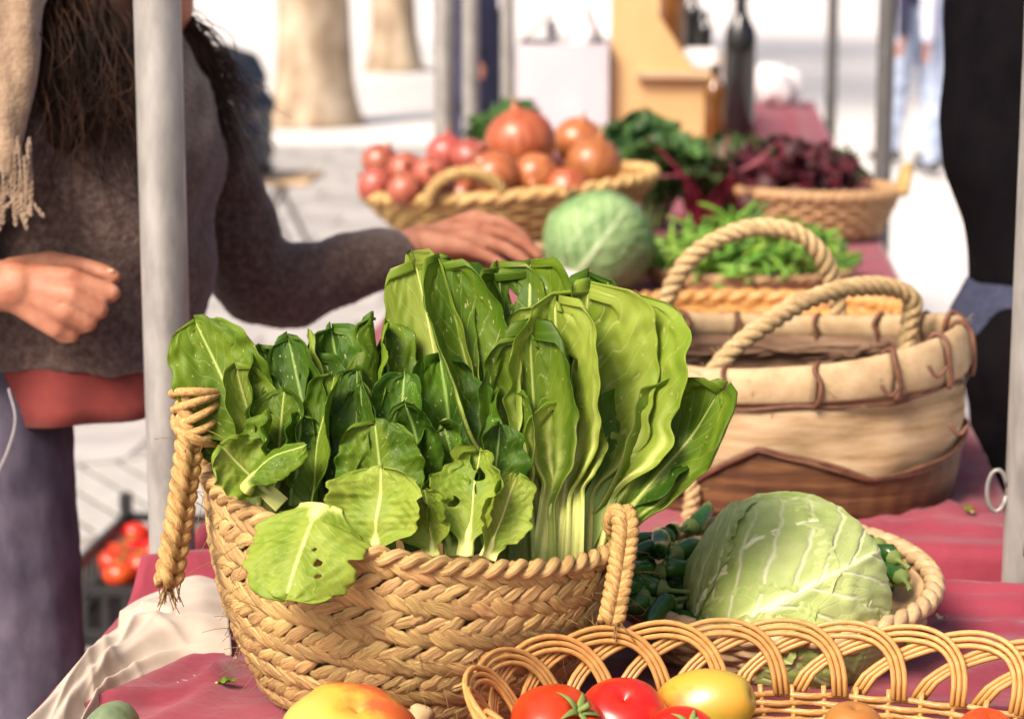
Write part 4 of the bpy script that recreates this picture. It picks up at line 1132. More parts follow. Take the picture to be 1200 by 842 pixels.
# ================================================================== WICKER TRAY WITH LOOPED BORDER
TC = np.array([.112, 1.640, TZ + .002]); TA, TB, TRZ = .304, .192, math.radians(-9)
tray = thing('wicker_tray', 'oval honey wicker tray with looped border holding tomatoes', 'tray', tuple(TC), rz=TRZ)
def tpt(th, s, dr=0.0):
    """s: 0 floor edge .. 1 top of border; flares outward"""
    k = .86 + .14 * s
    return np.array([(TA * k + dr) * math.cos(th), (TB * k + dr) * math.sin(th), .004 + .087 * s])
per = np.linspace(0, 2 * PI, 721); arc = np.concatenate([[0], np.cumsum(np.hypot(TA * np.diff(np.cos(per)), TB * np.diff(np.sin(per))))])
def th_at(s): return float(np.interp(s % arc[-1], arc, per)) + 2 * PI * math.floor(s / arc[-1])
NA = 30
sp_ = arc[-1] / NA
for i in range(NA):
    mb = MB()
    for q in range(3):
        P = []
        for x in np.linspace(0, 1, 26):
            h = math.sin(PI * x) ** .62
            prog = 1 - (1 - x) ** 1.75
            lead = (q - 1) * .0050
            s = i * sp_ + prog * sp_ * 2.7 - lead * (.15 + .85 * (1 if x > .5 else 1)) * math.cos(PI * x)
            top = .93 + (q - 1) * .060 * math.sin(PI * x)
            P.append(tpt(th_at(-s + 3.0), .34 + (top - .34) * h + random.uniform(-.002, .002), .0045 * math.cos(PI * x * 1.0 + .3) + .002))
        tube(mb, P, .0023, 7, vlen=3)
    child('border_loop', mb, M['wicker'], tray)
a = np.linspace(0, 2 * PI, 360, endpoint=False)
for q in range(5):
    P = [tpt(x, .04 + .072 * q, .0026 * math.cos(x * 33 + q * PI)) for x in a]
    mb = MB(); tube(mb, P, .0028, 7, closed=True, vlen=60); child('weaver', mb, M['wicker'], tray)
for i in range(66):
    x = 2 * PI * (i + .5) / 66
    mb = MB(); tube(mb, [tpt(x, s, 0) for s in np.linspace(0, .42, 5)], .0023, 6); child('stake', mb, M['wicker'], tray)
mb = MB(); lathe(mb, [(.002, .006), (.4, .006), (.87, .006), (.87, .003), (.002, .003)], 80); mb.v[0][:, 0] *= TA; mb.v[0][:, 1] *= TB
child('floor', mb, M['wicker'], tray)

def tomato_mesh(seed, r, lobes=5, lob=.04, h=.82, ax=1.0, pear=0.0):
    n = 22; a = np.linspace(-PI / 2, PI / 2, n)
    def fn(th, i, rr, zz):
        k = 1 + lob * np.cos(th * lobes + seed) * np.sin(np.clip(i, 0, 1) * PI) ** 2 * (.4 + .8 * i)
        return rr * k, zz
    prof = []
    for x in a:
        R = r * math.cos(x) * (1 - pear * math.sin(x)); z = r * h * math.sin(x)
        if x > 1.0: z -= r * .20 * ((x - 1.0) / .57) ** 2
        prof.append((max(R, .0006), z))
    mb = MB(); lathe(mb, prof, 36, fn=fn)
    mb.v[0][:, 0] *= ax
    return mb
def calyx(r, z):
    mb = MB()
    for k in range(5):
        a = 2 * PI * k / 5 + .3; s = np.linspace(0, 1, 6)
        P = np.stack([np.cos(a) * r * .55 * s, np.sin(a) * r * .55 * s, z + r * (.06 + .10 * np.sin(s * 3)) + 0 * s], 1)
        tube(mb, P, r * np.array([.05, .085, .08, .06, .035, .01]), 6, flat=.3, up=UP)
    tube(mb, [(0, 0, z - .002), (.001, .001, z + r * .14), (.004, .003, z + r * .30)], [r * .07, r * .055, r * .07], 7)
    return mb
def tomato(label, pos, r, mname, rot=(0, 0, 0), cal=True, group=None, **kw):
    t = thing('tomato', label, 'tomato', tuple(pos), group)
    t.rotation_euler = rot
    child('fruit', tomato_mesh(int(r * 9e3), r, **kw), M[mname], t)
    if cal: child('calyx', calyx(r, r * .82 * .78), M['stem'], t)
    return t
tomato('red tomato with green calyx against the looped tray border', T(655, 858, TZ + .042), .040, 'tomato', (.5, .55, .2), lobes=6, lob=.03)
tomato('shiny red tomato behind the one with the calyx, beside the golden tomato', T(730, 844, TZ + .040), .037, 'tomato', (.3, -.4, 1), cal=False, lob=.02)
tomato('golden green oval tomato with scarred end in the wicker tray', T(826, 828, TZ + .042), .031, 'tomato_gold', (1.2, .2, 1.25), cal=False, ax=.92, h=1.42, lob=.02, pear=.12)
tomato('red tomato in front of the golden oval tomato', T(800, 872, TZ + .038), .032, 'tomato', (.5, .3, 0), lob=.02)
tomato('dull brown tomato alone by the tray floor weave', T(1000, 852, TZ + .029), .0245, 'tomato_brown', (.1, .1, 0), cal=False, lob=.02)
tomato('small bright red tomato at the right end of the tray beyond the brown one', T(1156, 860, TZ + .029), .024, 'tomato', (.2, .1, 0), cal=False, lob=.02)
for i, q in enumerate(((700, 890, 1.73), (900, 900, 1.72), (1080, 900, 1.70), (620, 905, 1.69))):
    tomato('red tomato lying low on the floor of the wicker tray', T(q[0], q[1], TZ + .036), .033, 'tomato', (.2 * i, .3, i), lob=.03, group='red tomatoes low in the tray')
# big blushed tomato in front of the straw basket
tomato('big yellow and red blushed tomato in front of the straw basket', T(412, 864, TZ + .041), .053, 'tomato_blush', (.35, .1, .4), cal=False, lobes=7, lob=.05, h=.66)
mb = MB(); P = spline([T(478, 880, TZ + .006), T(488, 852, TZ + .022), T(497, 828, TZ + .036)], 12); tube(mb, P, [.009, .009, .0085, .008, .0078, .0078, .008, .0085, .0092, .010, .0105, .008], 12)
mb.v[0] += (wob(mb.v[0], 3, .0012, 300))[:, None] * TOCAM
tag(mb.obj('gourd_stalk', M['dry_stem']), 'dry pale cut stalk standing beside the blushed tomato', 'stalk')
mb = MB()
ball(mb, T(128, 862, TZ + .026), (.022, .05, .024), 18)
pass
sc_lab = ('torn scrap of leaf on the cloth near the right stall pole', 'small leaf scrap on the cloth beside the burlap basket', 'dry leaf crumb on the cloth by the chilli basket', 'leaf scrap on the cloth between towel and straw basket')
for i, (x_, y_) in enumerate(((1125, 700), (1140, 600), (1108, 722), (252, 800))):
    p = T(x_, y_, TZ + .006); d = np.array([math.cos(i * 2.1), math.sin(i * 2.1), .15])
    m3 = leaf_mesh(p, p + d * .018, .010, (0, 0, 1), stalk=.1, stalk_w=.002, cup=.6, ruf=.3, fr=2, nu=9, nv=12, seed=i, thick=.001)
    tag(m3.obj('leaf_scrap', M['pakchoi' if i % 2 else 'dry_stem']), sc_lab[i], 'leaf')
tag(mb.obj('courgette', mat('courgette_skin', [(.10, .15, .07), (.20, .25, .14)], 60, rough=.5, bump=.3)), 'grey green courgette tip lying on the cloth below the white towel', 'courgette')
# ================================================================== WHITE TOWEL
tw0 = [(262, 700), (250, 770), (130, 735), (140, 842), (60, 800), (30, 870)]
nx, ny = 90, 60
L0, L1 = np.array([T(262, 698), T(186, 716), T(130, 752), T(72, 812), T(20, 880)]), np.array([T(272, 778), T(215, 788), T(165, 806), T(120, 836), T(90, 900)])
A = spline(L0, nx); Bv = spline(L1, nx)
S = np.linspace(0, 1, ny)
P = A[:, None, :] * (1 - S)[None, :, None] + Bv[:, None, :] * S[None, :, None]
U, Vv = np.meshgrid(np.linspace(0, 1, nx), S, indexing='ij')
fold = .013 * np.exp(-((Vv - .25 - .1 * np.sin(U * 4)) / .16) ** 2) + .012 * np.exp(-((Vv - .66 + .12 * U) / .12) ** 2) + .012 * np.exp(-((Vv - .9) / .08) ** 2 * (1 + U))
fold += .010 * np.exp(-((U - .10) / .08) ** 2) * (1 - Vv)
Q = P.reshape(-1, 3)
Z = TZ + .007 + fold.ravel() + wob(np.stack([U.ravel() * .25, Vv.ravel() * .13, 0 * U.ravel()], 1), 12, .004, 22)
for k_ in range(16):                                          # sharp creases at many angles
    r_ = np.random.default_rng(200 + k_)
    cu, cv, an, ln, wd_ = r_.uniform(0, 1), r_.uniform(0, 1), r_.uniform(0, PI), r_.uniform(.15, .5), r_.uniform(.02, .06)
    du, dv = (U - cu), (Vv - cv) * .6
    al_, ac_ = du * math.cos(an) + dv * math.sin(an), -du * math.sin(an) + dv * math.cos(an)
    Z += (r_.uniform(.002, .006) * np.exp(-np.abs(ac_ / wd_) ** 1.3 - (al_ / ln) ** 2)).ravel()
Z += .014 * np.exp(-(((Q[:, 0] + .56) / .05) ** 2)) * (Q[:, 1] > 2.03)
over = np.clip(XL - .004 - Q[:, 0], 0, 1)                  # beyond the table edge it hangs down
Q[:, 0] = np.where(over > 0, XL - .010 - over * .32 - fold.ravel() * .3, Q[:, 0]); Z = Z - over * .95
Q[:, 2] = Z
Q2 = Q - np.array([0, 0, .0035])
f = []
o_ = nx * ny
for i in range(nx - 1):
    for j in range(ny - 1):
        a_, b_, c_, d_ = i * ny + j, (i + 1) * ny + j, (i + 1) * ny + j + 1, i * ny + j + 1
        f += [(a_, b_, c_, d_), (o_ + a_, o_ + d_, o_ + c_, o_ + b_)]
        if i == 0: f.append((a_, d_, o_ + d_, o_ + a_))
        if i == nx - 2: f.append((b_, o_ + b_, o_ + c_, c_))
        if j == 0: f.append((a_, o_ + a_, o_ + b_, b_))
        if j == ny - 2: f.append((d_, c_, o_ + c_, o_ + d_))
towel = thing('towel', 'crumpled white towel with frayed edge lying on the cloth', 'towel', tuple(T(170, 760)))
mb = MB(); mb.add(np.concatenate([Q, Q2]), f); mb.obj('sheet', M['towel'], towel)
mb = MB()
for i in range(110):
    k = int(random.uniform(0, .45) * nx); p = Q[k * ny + ny - 1] - UP * .002
    d = np.array([.3 * random.gauss(0, 1) + .4, -1.0 + .3 * random.gauss(0, 1), 0]); d /= np.linalg.norm(d); s = np.linspace(0, 1, 6)[:, None]
    L = random.uniform(.006, .024)
    Pp = p + d * L * s + RIGHT * L * .5 * np.sin(s * 4 + i); Pp[:, 2] = np.maximum(TZ + .004, p[2] - (p[2] - TZ) * s[:, 0] ** .5)
    tube(mb, Pp, .0004, 4)
tag(mb.obj('fringe', M['towel'], towel), kind='stuff')

# ================================================================== ONION BASKET
OC = T(585, 318); OC = np.array([-.418, 4.52, TZ + .062])
lb = thing('wooden_box', 'low plank box hidden under the onion basket', 'box', (-.43, 4.52, TZ + .003))
for q in range(3):
    mb = MB(); box(mb, (0, -.10 + q * .10, .048), (.22, .094, .014), bev=.002); child('plank', mb, M['plank'], lb, False)
for s in (-1, 1):
    mb = MB(); box(mb, (s * .095, 0, .0205), (.02, .28, .041)); child('runner', mb, M['plank'], lb, False)
ob = weave_basket('onion_basket', 'wide flat straw basket of onions and shallots overhanging the table edge', OC, .20, .285, .095, M['straw'], rows=7, stakes=46, ax=1.0, ay=.62, rz=.10, rod=.0068, rim=.010, tilt=(.03, -.075))
# grip arching over the near rim
a = np.linspace(0, PI, 24); mb = MB()
gx, gy = .02, -.178
P = np.stack([-.085 + .072 * -np.cos(a), -.172 + 0 * a - .012 * np.sin(a), .088 + .060 * np.sin(a)], 1)
rope(mb, P, .014, 3, 5, 8); child('grip', mb, M['straw'], ob)
P2 = P.copy(); P2[:, 1] *= -1; P2[:, 0] *= -1
mb = MB(); rope(mb, P2, .014, 3, 5, 8); child('grip', mb, M['straw'], ob)
def onion(label, pos, r, mname, rot, neck=.5, group=None, h=.92):
    t = thing('onion', label, 'onion', tuple(pos), group)
    t.rotation_euler = rot
    n = 20; prof = []
    for x in np.linspace(-PI / 2, PI / 2, n): prof.append((max(.001, r * math.cos(x) ** .9), r * h * math.sin(x)))
    prof = prof[:-2] + [(r * .20, r * h * 1.0), (r * .13, r * h * 1.10), (r * .10, r * (h + .22 * neck)), (r * .12, r * (h + .34 * neck)), (.001, r * (h + .36 * neck))]
    mb = MB(); lathe(mb, prof, 30, fn=lambda th, i, rr, zz: (rr * (1 + .012 * np.cos(th * 9 + i * 4) + .02 * np.cos(2 * th)), zz)); child('bulb', mb, M[mname], t)
    mb = MB()
    for k in range(14):
        a_ = random.uniform(0, 6.28); s = np.linspace(0, 1, 4)[:, None]
        tube(mb, np.array([0, 0, -r * h]) + np.array([math.cos(a_), math.sin(a_), -.6]) * r * .18 * s, r * .012, 4)
    child('roots', mb, M['dry_stem'], t)
    mb = MB()
    for k in range(5):
        a_ = random.uniform(0, 6.28); s = np.linspace(0, 1, 4)[:, None]
        tube(mb, np.array([0, 0, r * (h + .30 * neck)]) + np.array([.4 * math.cos(a_), .4 * math.sin(a_), 1.0]) * r * .3 * s, r * .05 * np.array([1, .9, .6, .2]), 5, flat=.3)
    child('neck', mb, M['dry_stem'], t)
    return t
G1, G2 = 'brown onions in the straw basket', 'pink shallots in the straw basket'
big = [('largest golden brown onion on top of the heap', (610, 166, 4.60), .070, (.1, -.15, 0)),
       ('brown onion behind the largest one, beside the white carton', (678, 166, 4.72), .052, (.3, .2, 0)),
       ('brown onion lying against the right rim of the straw basket', (696, 192, 4.52), .056, (.2, .1, 1)),
       ('round brown onion with pale root end below the largest one', (628, 206, 4.44), .045, (1.9, .2, 0)),
       ('reddish brown onion beside the basket grip', (578, 208, 4.42), .053, (.4, -.6, 0)),
       ('brown onion with flaking skin low at the near rim', (665, 222, 4.42), .043, (1.4, .5, 0))]
for l, q, r, ro in big: onion(l, W(*q), r, 'onion', ro, group=None)
sm = [('pink shallot leaning on the left end of the straw basket', (446, 190, 4.60), .038, (.2, .5, 0)),
      ('pink shallot low in the left corner of the basket', (440, 217, 4.50), .036, (.5, -.9, 0)),
      ('rosy shallot with its neck turned to the camera side', (476, 200, 4.52), .037, (1.1, .3, 0)),
      ('rosy shallot with dark dry neck beside the grip', (505, 204, 4.46), .036, (1.2, .1, 0)),
      ('tall pointed red shallot behind the grip', (524, 180, 4.60), .041, (.05, .05, 0)),
      ('pink onion between the pointed shallot and the largest onion', (552, 186, 4.56), .040, (.4, .7, 0)),
      ('dull red shallot under the others at the near rim', (474, 222, 4.42), .033, (.4, -.3, 0))]
for l, q, r, ro in sm: onion(l, W(*q), r, 'shallot', ro, neck=.8)
for i, q in enumerate(((500, 232, 4.50), (545, 232, 4.50), (600, 235, 4.52), (650, 232, 4.58), (560, 215, 4.62), (700, 222, 4.60), (520, 212, 4.66), (640, 205, 4.70), (585, 200, 4.72))):
    onion('onion half buried at the bottom of the heap in the straw basket', W(*q), .042, 'onion' if i % 2 else 'shallot', (i, .4 * i, 0), group='buried onions in the straw basket')

# ================================================================== SECOND CABBAGE, BAG, PRICE CARD
cabbage('dark ribbed cabbage beside the green beans and the onion basket', W(703, 284, 4.18), .0985, tuple(cdir(.55, .75, .15)), tuple(cdir(-.2, -.1, 1)), 'cabbage_dark', 11, flat=1.0, loose=.02)
c = W(652, 330, 3.98)
t = thing('price_card', 'small pale price card standing in front of the dark cabbage', 'card', (c[0], c[1], TZ + .004))
ch_ = float(c[2] - TZ); mb = MB(); box(mb, (0, 0, ch_), (.055, .003, .040)); o = child('card', mb, M['paper'], t, False)
mb = MB(); tube(mb, [(0, .004, 0), (0, .004, ch_)], .002, 6); child('pin', mb, M['steel'], t)
t.rotation_euler = (.0, .35, .1)
nx_ = 24
mb = MB(); ball(mb, (0, 0, 0), (.075, .05, .05), 30); v = mb.v[0]; v += (v / np.linalg.norm(v, axis=1)[:, None]) * wob(v, 31, .020, 55)[:, None]
c = T(520, 345); mb.v[0] = v + np.array([c[0], c[1] + .05, TZ + .056])
tag(mb.obj('plastic_bag', M['plastic_bag'], smooth=False), 'crumpled clear plastic bag on the cloth beyond the pak choi', 'bag')

# ================================================================== ORANGE TRAY, BEAN TRAY, BEANS
c = T(905, 372)
weave_basket('reed_basket', 'low orange reed basket right behind the burlap basket', (.05, 3.36, TZ + .003), .20, .222, .098, M['wicker'], rows=8, stakes=46, ay=.55, rod=.0065, rim=.009)
BTC = np.array([.045, 4.26, TZ + .003])
weave_basket('bean_tray', 'shallow brown tray heaped with green beans', BTC, .17, .19, .030, M['wicker_old'], rows=3, stakes=40, ay=.85, rod=.005, rim=.006, cat='tray')
def bean_mesh(seed):
    r = np.random.default_rng(seed); L = r.uniform(.12, .17); s = np.linspace(-1, 1, 12); b = r.uniform(.03, .16)
    P = np.stack([L / 2 * s, L * b * (s ** 2), .004 * np.sin(s * 3 + seed)], 1)
    mb = MB(); tube(mb, P, .0052 * (1 - np.abs(s) ** 5) ** .7 * (1 + .10 * np.sin(s * 16)) + .0008, 7, flat=.75); me = mb.mesh('bean'); me.materials.append(M['bean']); return me
bm_ = [bean_mesh(i) for i in range(7)]
for i in range(210):
    a = random.uniform(0, 2 * PI); rr_ = math.sqrt(random.random())
    hgt = .020 + .085 * (1 - rr_ ** 2) * (i / 210) ** .5 + .012 * (i / 210)
    p = BTC + np.array([.175 * rr_ * math.cos(a), .150 * rr_ * math.sin(a), hgt + .012])
    o = link('green_bean', bm_[i % 7], None, loc=tuple(p), rot=(random.uniform(0, 6.28), random.gauss(0, .28), random.gauss(1.2, .6)))
    tag(o, 'slender green bean in the heap on the brown tray', 'green bean', 'green beans heaped on the tray')

# ================================================================== LEAFY GREENS FARTHER BACK
def bunch(name, label, cat, c, n, L, w, mname, spread, lean=(0, 0, 1), stem=None, seed=0, ruf=.3, fr=6, group=None, up=.55, edge=.10, stalk=.3):
    r = np.random.default_rng(seed)
    t = thing(name, label, cat, tuple(c), group)
    lean = np.asarray(lean, float)
    for i in range(n):
        a = 2 * PI * i / n + r.uniform(-.4, .4); sp = spread * math.sqrt(r.uniform(.05, 1))
        d = np.array([math.cos(a) * sp, math.sin(a) * sp, up + r.uniform(0, .3)]) + lean * .6
        d /= np.linalg.norm(d)
        l = L * r.uniform(.7, 1.1)
        B = np.asarray(c) + np.array([math.cos(a), math.sin(a), 0]) * .02
        nn = -d * 0 + np.array([-math.cos(a), -math.sin(a), .8]) + TOCAM * .8
        mb = leaf_mesh(B, B + d * l, w * r.uniform(.8, 1.2), nn, bow=r.uniform(-.02, .08), cup=.45, ruf=ruf, fr=fr, tip=r.uniform(-.25, .05), stalk=stalk, stalk_w=.012, nu=19, nv=30, seed=seed * 50 + i, rough_edge=edge, thick=.006)
        lf = mb.obj('leaf', M[mname], t)
        if stem is not None and i % 2 == 0:
            s = np.linspace(0, 1, 10)[:, None]
            m2 = MB(); tube(m2, B + d * l * s * .8 + TOCAM * .004 + UP * .001, np.linspace(.0062, .0025, 10), 7)
            m2.obj('stem', M[stem], lf)
    return t
zt = TZ + .006
bunch('curly_kale', 'curly bright green kale bunch behind the largest onion', 'kale', T(585, 215) * [1, 1, 0] + [0, 0, zt], 16, .20, .10, 'kale', .35, seed=1, ruf=.45, fr=7, edge=.16)
bunch('kale_bunch', 'broad dark green kale bunch in front of the yellow board', 'kale', np.array([-.22, 5.75, zt]), 12, .17, .14, 'kale', .5, seed=2, ruf=.28)
bunch('kale_bunch', 'kale bunch with veined leaf hanging over the onion basket rim', 'kale', np.array([-.16, 5.05, zt]), 12, .24, .16, 'kale', .55, seed=3, ruf=.22, lean=(.1, -.3, .8))
bunch('chard_bunch', 'dark chard bunch with thin crimson stems between cabbage and beetroot', 'chard', np.array([-.05, 5.0, zt]), 16, .21, .12, 'chard', .75, stem='red_stem', seed=4, lean=(.2, -.1, .8))
bunch('chard_bunch', 'chard bunch with jagged leaves rising before the black bottle', 'chard', np.array([.02, 5.25, zt]), 14, .20, .11, 'chard', .7, stem='red_stem', seed=5, lean=(0, 0, 1), edge=.16)
bunch('beet_greens', 'purple beet greens spilling from the beetroot basket', 'beet greens', np.array([.13, 4.98, zt + .03]), 24, .18, .085, 'beetleaf', .9, stem='red_stem', seed=6, lean=(.05, -.2, .4))
bunch('beet_greens', 'dark purple and green beet tops leaning over the basket rim by the pole', 'beet greens', np.array([.20, 5.12, zt + .04]), 12, .16, .08, 'chard', .9, stem='red_stem', seed=7, lean=(.2, 0, .35), edge=.14)
for nm_, c0_, n_ in (('chard_bunch', np.array([-.05, 5.0, zt]), 12), ('chard_bunch.001', np.array([.02, 5.25, zt]), 8)):
    par = bpy.data.objects[nm_]                          # bare crimson stems arching across the front
    for k in range(n_):
        a_ = random.uniform(-.9, .9); p0 = c0_ + RIGHT * random.uniform(-.05, .05) + TOCAM * .05
        P = spline([p0, p0 + RIGHT * math.sin(a_) * .10 + UP * .12 + TOCAM * .06, p0 + RIGHT * math.sin(a_) * .24 + UP * random.uniform(.12, .21) + TOCAM * random.uniform(.02, .10)], 12)
        mb = MB(); tube(mb, P, np.linspace(.0048, .0022, 12), 7); mb.obj('stem', M['red_stem'], par)
bb = weave_basket('beetroot_basket', 'brown wicker basket of beetroot with a lug handle', np.array([.195, 4.93, TZ + .004]), .12, .168, .100, M['wicker_old'], rows=7, stakes=40, ay=.8, rod=.007, rim=.010)
a = np.linspace(0, PI, 20); mb = MB(); rope(mb, np.stack([.175 + .012 * np.sin(a), -.05 * np.cos(a) - .02, .10 + .05 * np.sin(a)], 1), .013, 3, 4, 8); child('grip', mb, M['straw'], bb)
def beet(p, r, rot, i):
    t = thing('beetroot', ('beetroot with earthy skin among the purple greens'), 'beetroot', tuple(p), 'beetroots in the brown wicker basket')
    t.rotation_euler = rot
    mb = MB(); lathe(mb, [(.001, -r * 1.9), (r * .06, -r * 1.5), (r * .25, -r * 1.05), (r * .62, -r * .8), (r * .92, -r * .4), (r, 0), (r * .9, r * .42), (r * .6, r * .74), (r * .3, r * .88), (.001, r * .92)], 22); child('root', mb, M['beet'], t)
    mb = MB()
    for k in range(4):
        a_ = k * 1.6; tube(mb, [(0, 0, r * .85), (math.cos(a_) * r * .2, math.sin(a_) * r * .2, r * 1.3), (math.cos(a_) * r * .5, math.sin(a_) * r * .5, r * 2.0)], [r * .09, r * .08, r * .04], 6)
    child('stem', mb, M['red_stem'], t)
for i, q in enumerate(((900, 212, 4.85), (935, 222, 4.84), (962, 215, 4.9), (985, 228, 4.86), (1012, 226, 4.9), (880, 232, 4.86), (990, 205, 4.98), (940, 202, 4.98))):
    beet(W(q[0], q[1] + 6, q[2]), .029, (random.uniform(-1, 1), random.uniform(-1, 1), i), i)

# ================================================================== BOTTLE STAND AND CARTON
c = T(770, 160)
YB = 7.05
def X_at(px, Y, z): # x where the pixel column crosses the plane y = Y
    r = ray(px, 421 - (0)); 
    lo = CAM + ray(px, 100) * (Y / ray(px, 100)[1]); return lo[0]
def at(px, py, Y):
    r = ray(px, py); return CAM + r * (Y / r[1])
bs = thing('bottle_stand', 'sloping yellow wooden stand with shelf carrying dark bottles', 'stand', (0, 0, TZ + .003))
pts = [at(716, 40, YB), at(752, -20, YB), at(852, 150, YB)]
x0, x1, xt = at(716, 100, YB)[0], at(858, 150, YB)[0], at(740, -30, YB)[0]
zb = TZ + .004; zt_ = at(740, -30, YB)[2]
def panel(y, th, nm):
    A_ = [(x0, zb), (x1, zb), (x1, zb + .05), (xt + .0, zt_), (x0, zt_)]
    mb = MB(); V = [(x, y, z) for x, z in A_] + [(x, y + th, z) for x, z in A_]; n = len(A_)
    mb.add(V, [tuple(range(n)), tuple(range(2 * n - 1, n - 1, -1))] + [(i, i + n, (i + 1) % n + n, (i + 1) % n) for i in range(n)])
    mb.obj(nm, M['board'], bs, smooth=False)
panel(YB, .022, 'side_panel'); panel(YB + .95, .022, 'side_panel')
for k, (pa, pb, py) in enumerate(((745, 846, 82),)):
    p, q = at(pa, py, YB), at(pb, py, YB)
    mb = MB(); box(mb, ((p[0] + q[0]) / 2, YB + .47, p[2] - .012), (q[0] - p[0], 1.02, .022), bev=.002); mb.obj('shelf', M['chair_wood'], bs, smooth=False)
    shz = p[2] - .001
mb = MB(); box(mb, ((x0 + x1) / 2 + .01, YB + .475, zb + .03), (x1 - x0 - .02, .92, .018)); mb.obj('shelf', M['board'], bs, smooth=False)
def bottle(label, p, r, h, mname, capm='cap', square=False, sh=.62):
    t = thing('bottle', label, 'bottle', tuple(p), 'dark bottles on and beside the stand')
    prof = [(.001, .002), (r * .9, 0), (r, .006), (r, h * sh), (r * .92, h * (sh + .06)), (r * .5, h * (sh + .13)), (r * .38, h * (sh + .17)), (r * .36, h * .93), (r * .44, h * .935), (r * .44, h * .955), (r * .34, h * .956), (.001, h * .957)]
    mb = MB(); lathe(mb, prof, 28); child('glass_body', mb, M[mname], t)
    mb = MB(); lathe(mb, [(r * .40, h * .90), (r * .47, h * .902), (r * .47, h), (.001, h * 1.001)], 20); child('cap', mb, M[capm], t)
    return t
b0 = at(866, 150, 6.80); bottle('tall black wine bottle standing on the cloth before the stand', (b0[0], 6.80, TZ + .003), .046, .50, 'bottle_dark', sh=.66)
p = at(832, 80, YB + .12); bottle('brown bottle under the shelf of the yellow stand', (at(838, 120, 6.93)[0], 6.93, TZ + .003), .034, .25, 'bottle_amber', sh=.68)
for i, (px_, r_, h_, mm, cc, Y_, lab) in enumerate(((788, .046, .36, 'bottle_amber', 'cap', YB + .55, 'amber oil bottle on the shelf farthest from the aisle'),
        (812, .026, .24, 'bottle_dark', 'gold', YB + .35, 'small dark bottle with gold cap on the shelf'), (826, .022, .17, 'bottle_dark', 'cap', YB + .22, 'short dark bottle with black cap on the shelf'))):
    bottle(lab, (at(px_, 60, Y_)[0], Y_, shz + .001), r_, h_, mm, cc, sh=.66)
q = at(821, 70, YB + .06); mb = MB(); box(mb, (q[0], YB + .08, shz + .033), (.105, .07, .062), bev=.006); o = mb.obj('white_tub', M['paper'], smooth=False)
tag(o, 'small white tub on the front edge of the bottle shelf', 'tub')
# bags of paper at the far end of the cloth
for i, (px_, py_, Y_, r_) in enumerate(((905, 100, 8.6, .07), (922, 105, 8.7, .06))):
    p = at(px_, py_, Y_)
    mb = MB(); ball(mb, (0, 0, 0), (r_, r_, r_ * 1.2), 20); v = mb.v[0]; v += v * wob(v, 40 + i, .5, 40)[:, None] * .4
    mb.v[0] = v + np.array([min(p[0], .24), Y_, TZ + r_ * 1.2]); tag(mb.obj('paper_bag', M['paper'], smooth=False), ('crumpled white paper bag beyond the black bottle', 'smaller crumpled paper bag by the far stall pole')[i], 'paper bag')
YC = 7.0
xa, xb = at(606, 100, YC)[0], at(713, 100, YC)[0]; ztop = at(660, 52, YC)[2]
ct = thing('carton', 'white cardboard carton with open flaps beside the yellow stand', 'box', ((xa + xb) / 2, YC + .14, TZ + .003))
w_, h_ = xb - xa, ztop - TZ - .003
for nm, cc, ss in (('front_panel', (0, -.14, h_ / 2), (w_, .006, h_)), ('back_panel', (0, .14, h_ / 2), (w_, .006, h_)), ('side_panel', (-w_ / 2 + .003, 0, h_ / 2), (.006, .274, h_)), ('side_panel', (w_ / 2 - .003, 0, h_ / 2), (.006, .274, h_)), ('floor', (0, 0, .004), (w_ - .014, .27, .006))):
    mb = MB(); box(mb, cc, ss); child(nm, mb, M['carton'], ct, False)
mb = MB(); box(mb, (0, 0, 0), (.13, .27, .005)); o = child('flap', mb, M['paper'], ct, False); o.location = (-w_ / 2 + .045, 0, h_ + .045); o.rotation_euler = (0, -.75, 0)
mb = MB(); box(mb, (0, 0, 0), (w_ * .6, .12, .005)); o = child('flap', mb, M['paper'], ct, False); o.location = (.04, .17, h_ + .05); o.rotation_euler = (.9, 0, 0)
mb = MB(); ball(mb, (0, 0, 0), (.085, .08, .09), 22); v = mb.v[0]; v += v * wob(v, 44, .5, 40)[:, None] * .4; mb.v[0] = v + np.array([(xa + xb) / 2 + .03, YC + .14, ztop + .02])
tag(mb.obj('paper_bag', M['paper'], smooth=False), 'bunched white paper bag sticking out of the carton', 'paper bag')

# ================================================================== CRATE OF TOMATOES ON THE GROUND
c = T(185, 715, .03)
cr = thing('plastic_crate', 'black slatted plastic crate of tomatoes on the paving', 'crate', (c[0] + .05, c[1] + .02, .034))
CW, CD, CH = .40, .60, .13
mb = MB(); box(mb, (0, 0, .006), (CW, CD, .012)); child('floor', mb, M['crate'], cr, False)
for z in (.03, .122):
    mb = MB()
    for s in (-1, 1):
        box(mb, (s * CW / 2, 0, z), (.014, CD + .014, .020)); box(mb, (0, s * CD / 2, z), (CW - .014, .014, .0195))
    child('rail', mb, M['crate'], cr, False)
for i in range(9):
    for s in (-1, 1):
        mb = MB(); box(mb, (-CW / 2 + (i + .5) * CW / 9, s * CD / 2, .072), (.016, .008, .10)); child('slat', mb, M['crate'], cr, False)
for i in range(13):
    for s in (-1, 1):
        mb = MB(); box(mb, (s * CW / 2, -CD / 2 + (i + .5) * CD / 13, .072), (.008, .016, .10)); child('slat', mb, M['crate'], cr, False)
for s in (-1, 1):
    for s2 in (-1, 1):
        mb = MB(); box(mb, (s * CW / 2, s2 * CD / 2, .09), (.026, .026, .18), bev=.003); child('corner_post', mb, M['crate'], cr, False)
k = 0
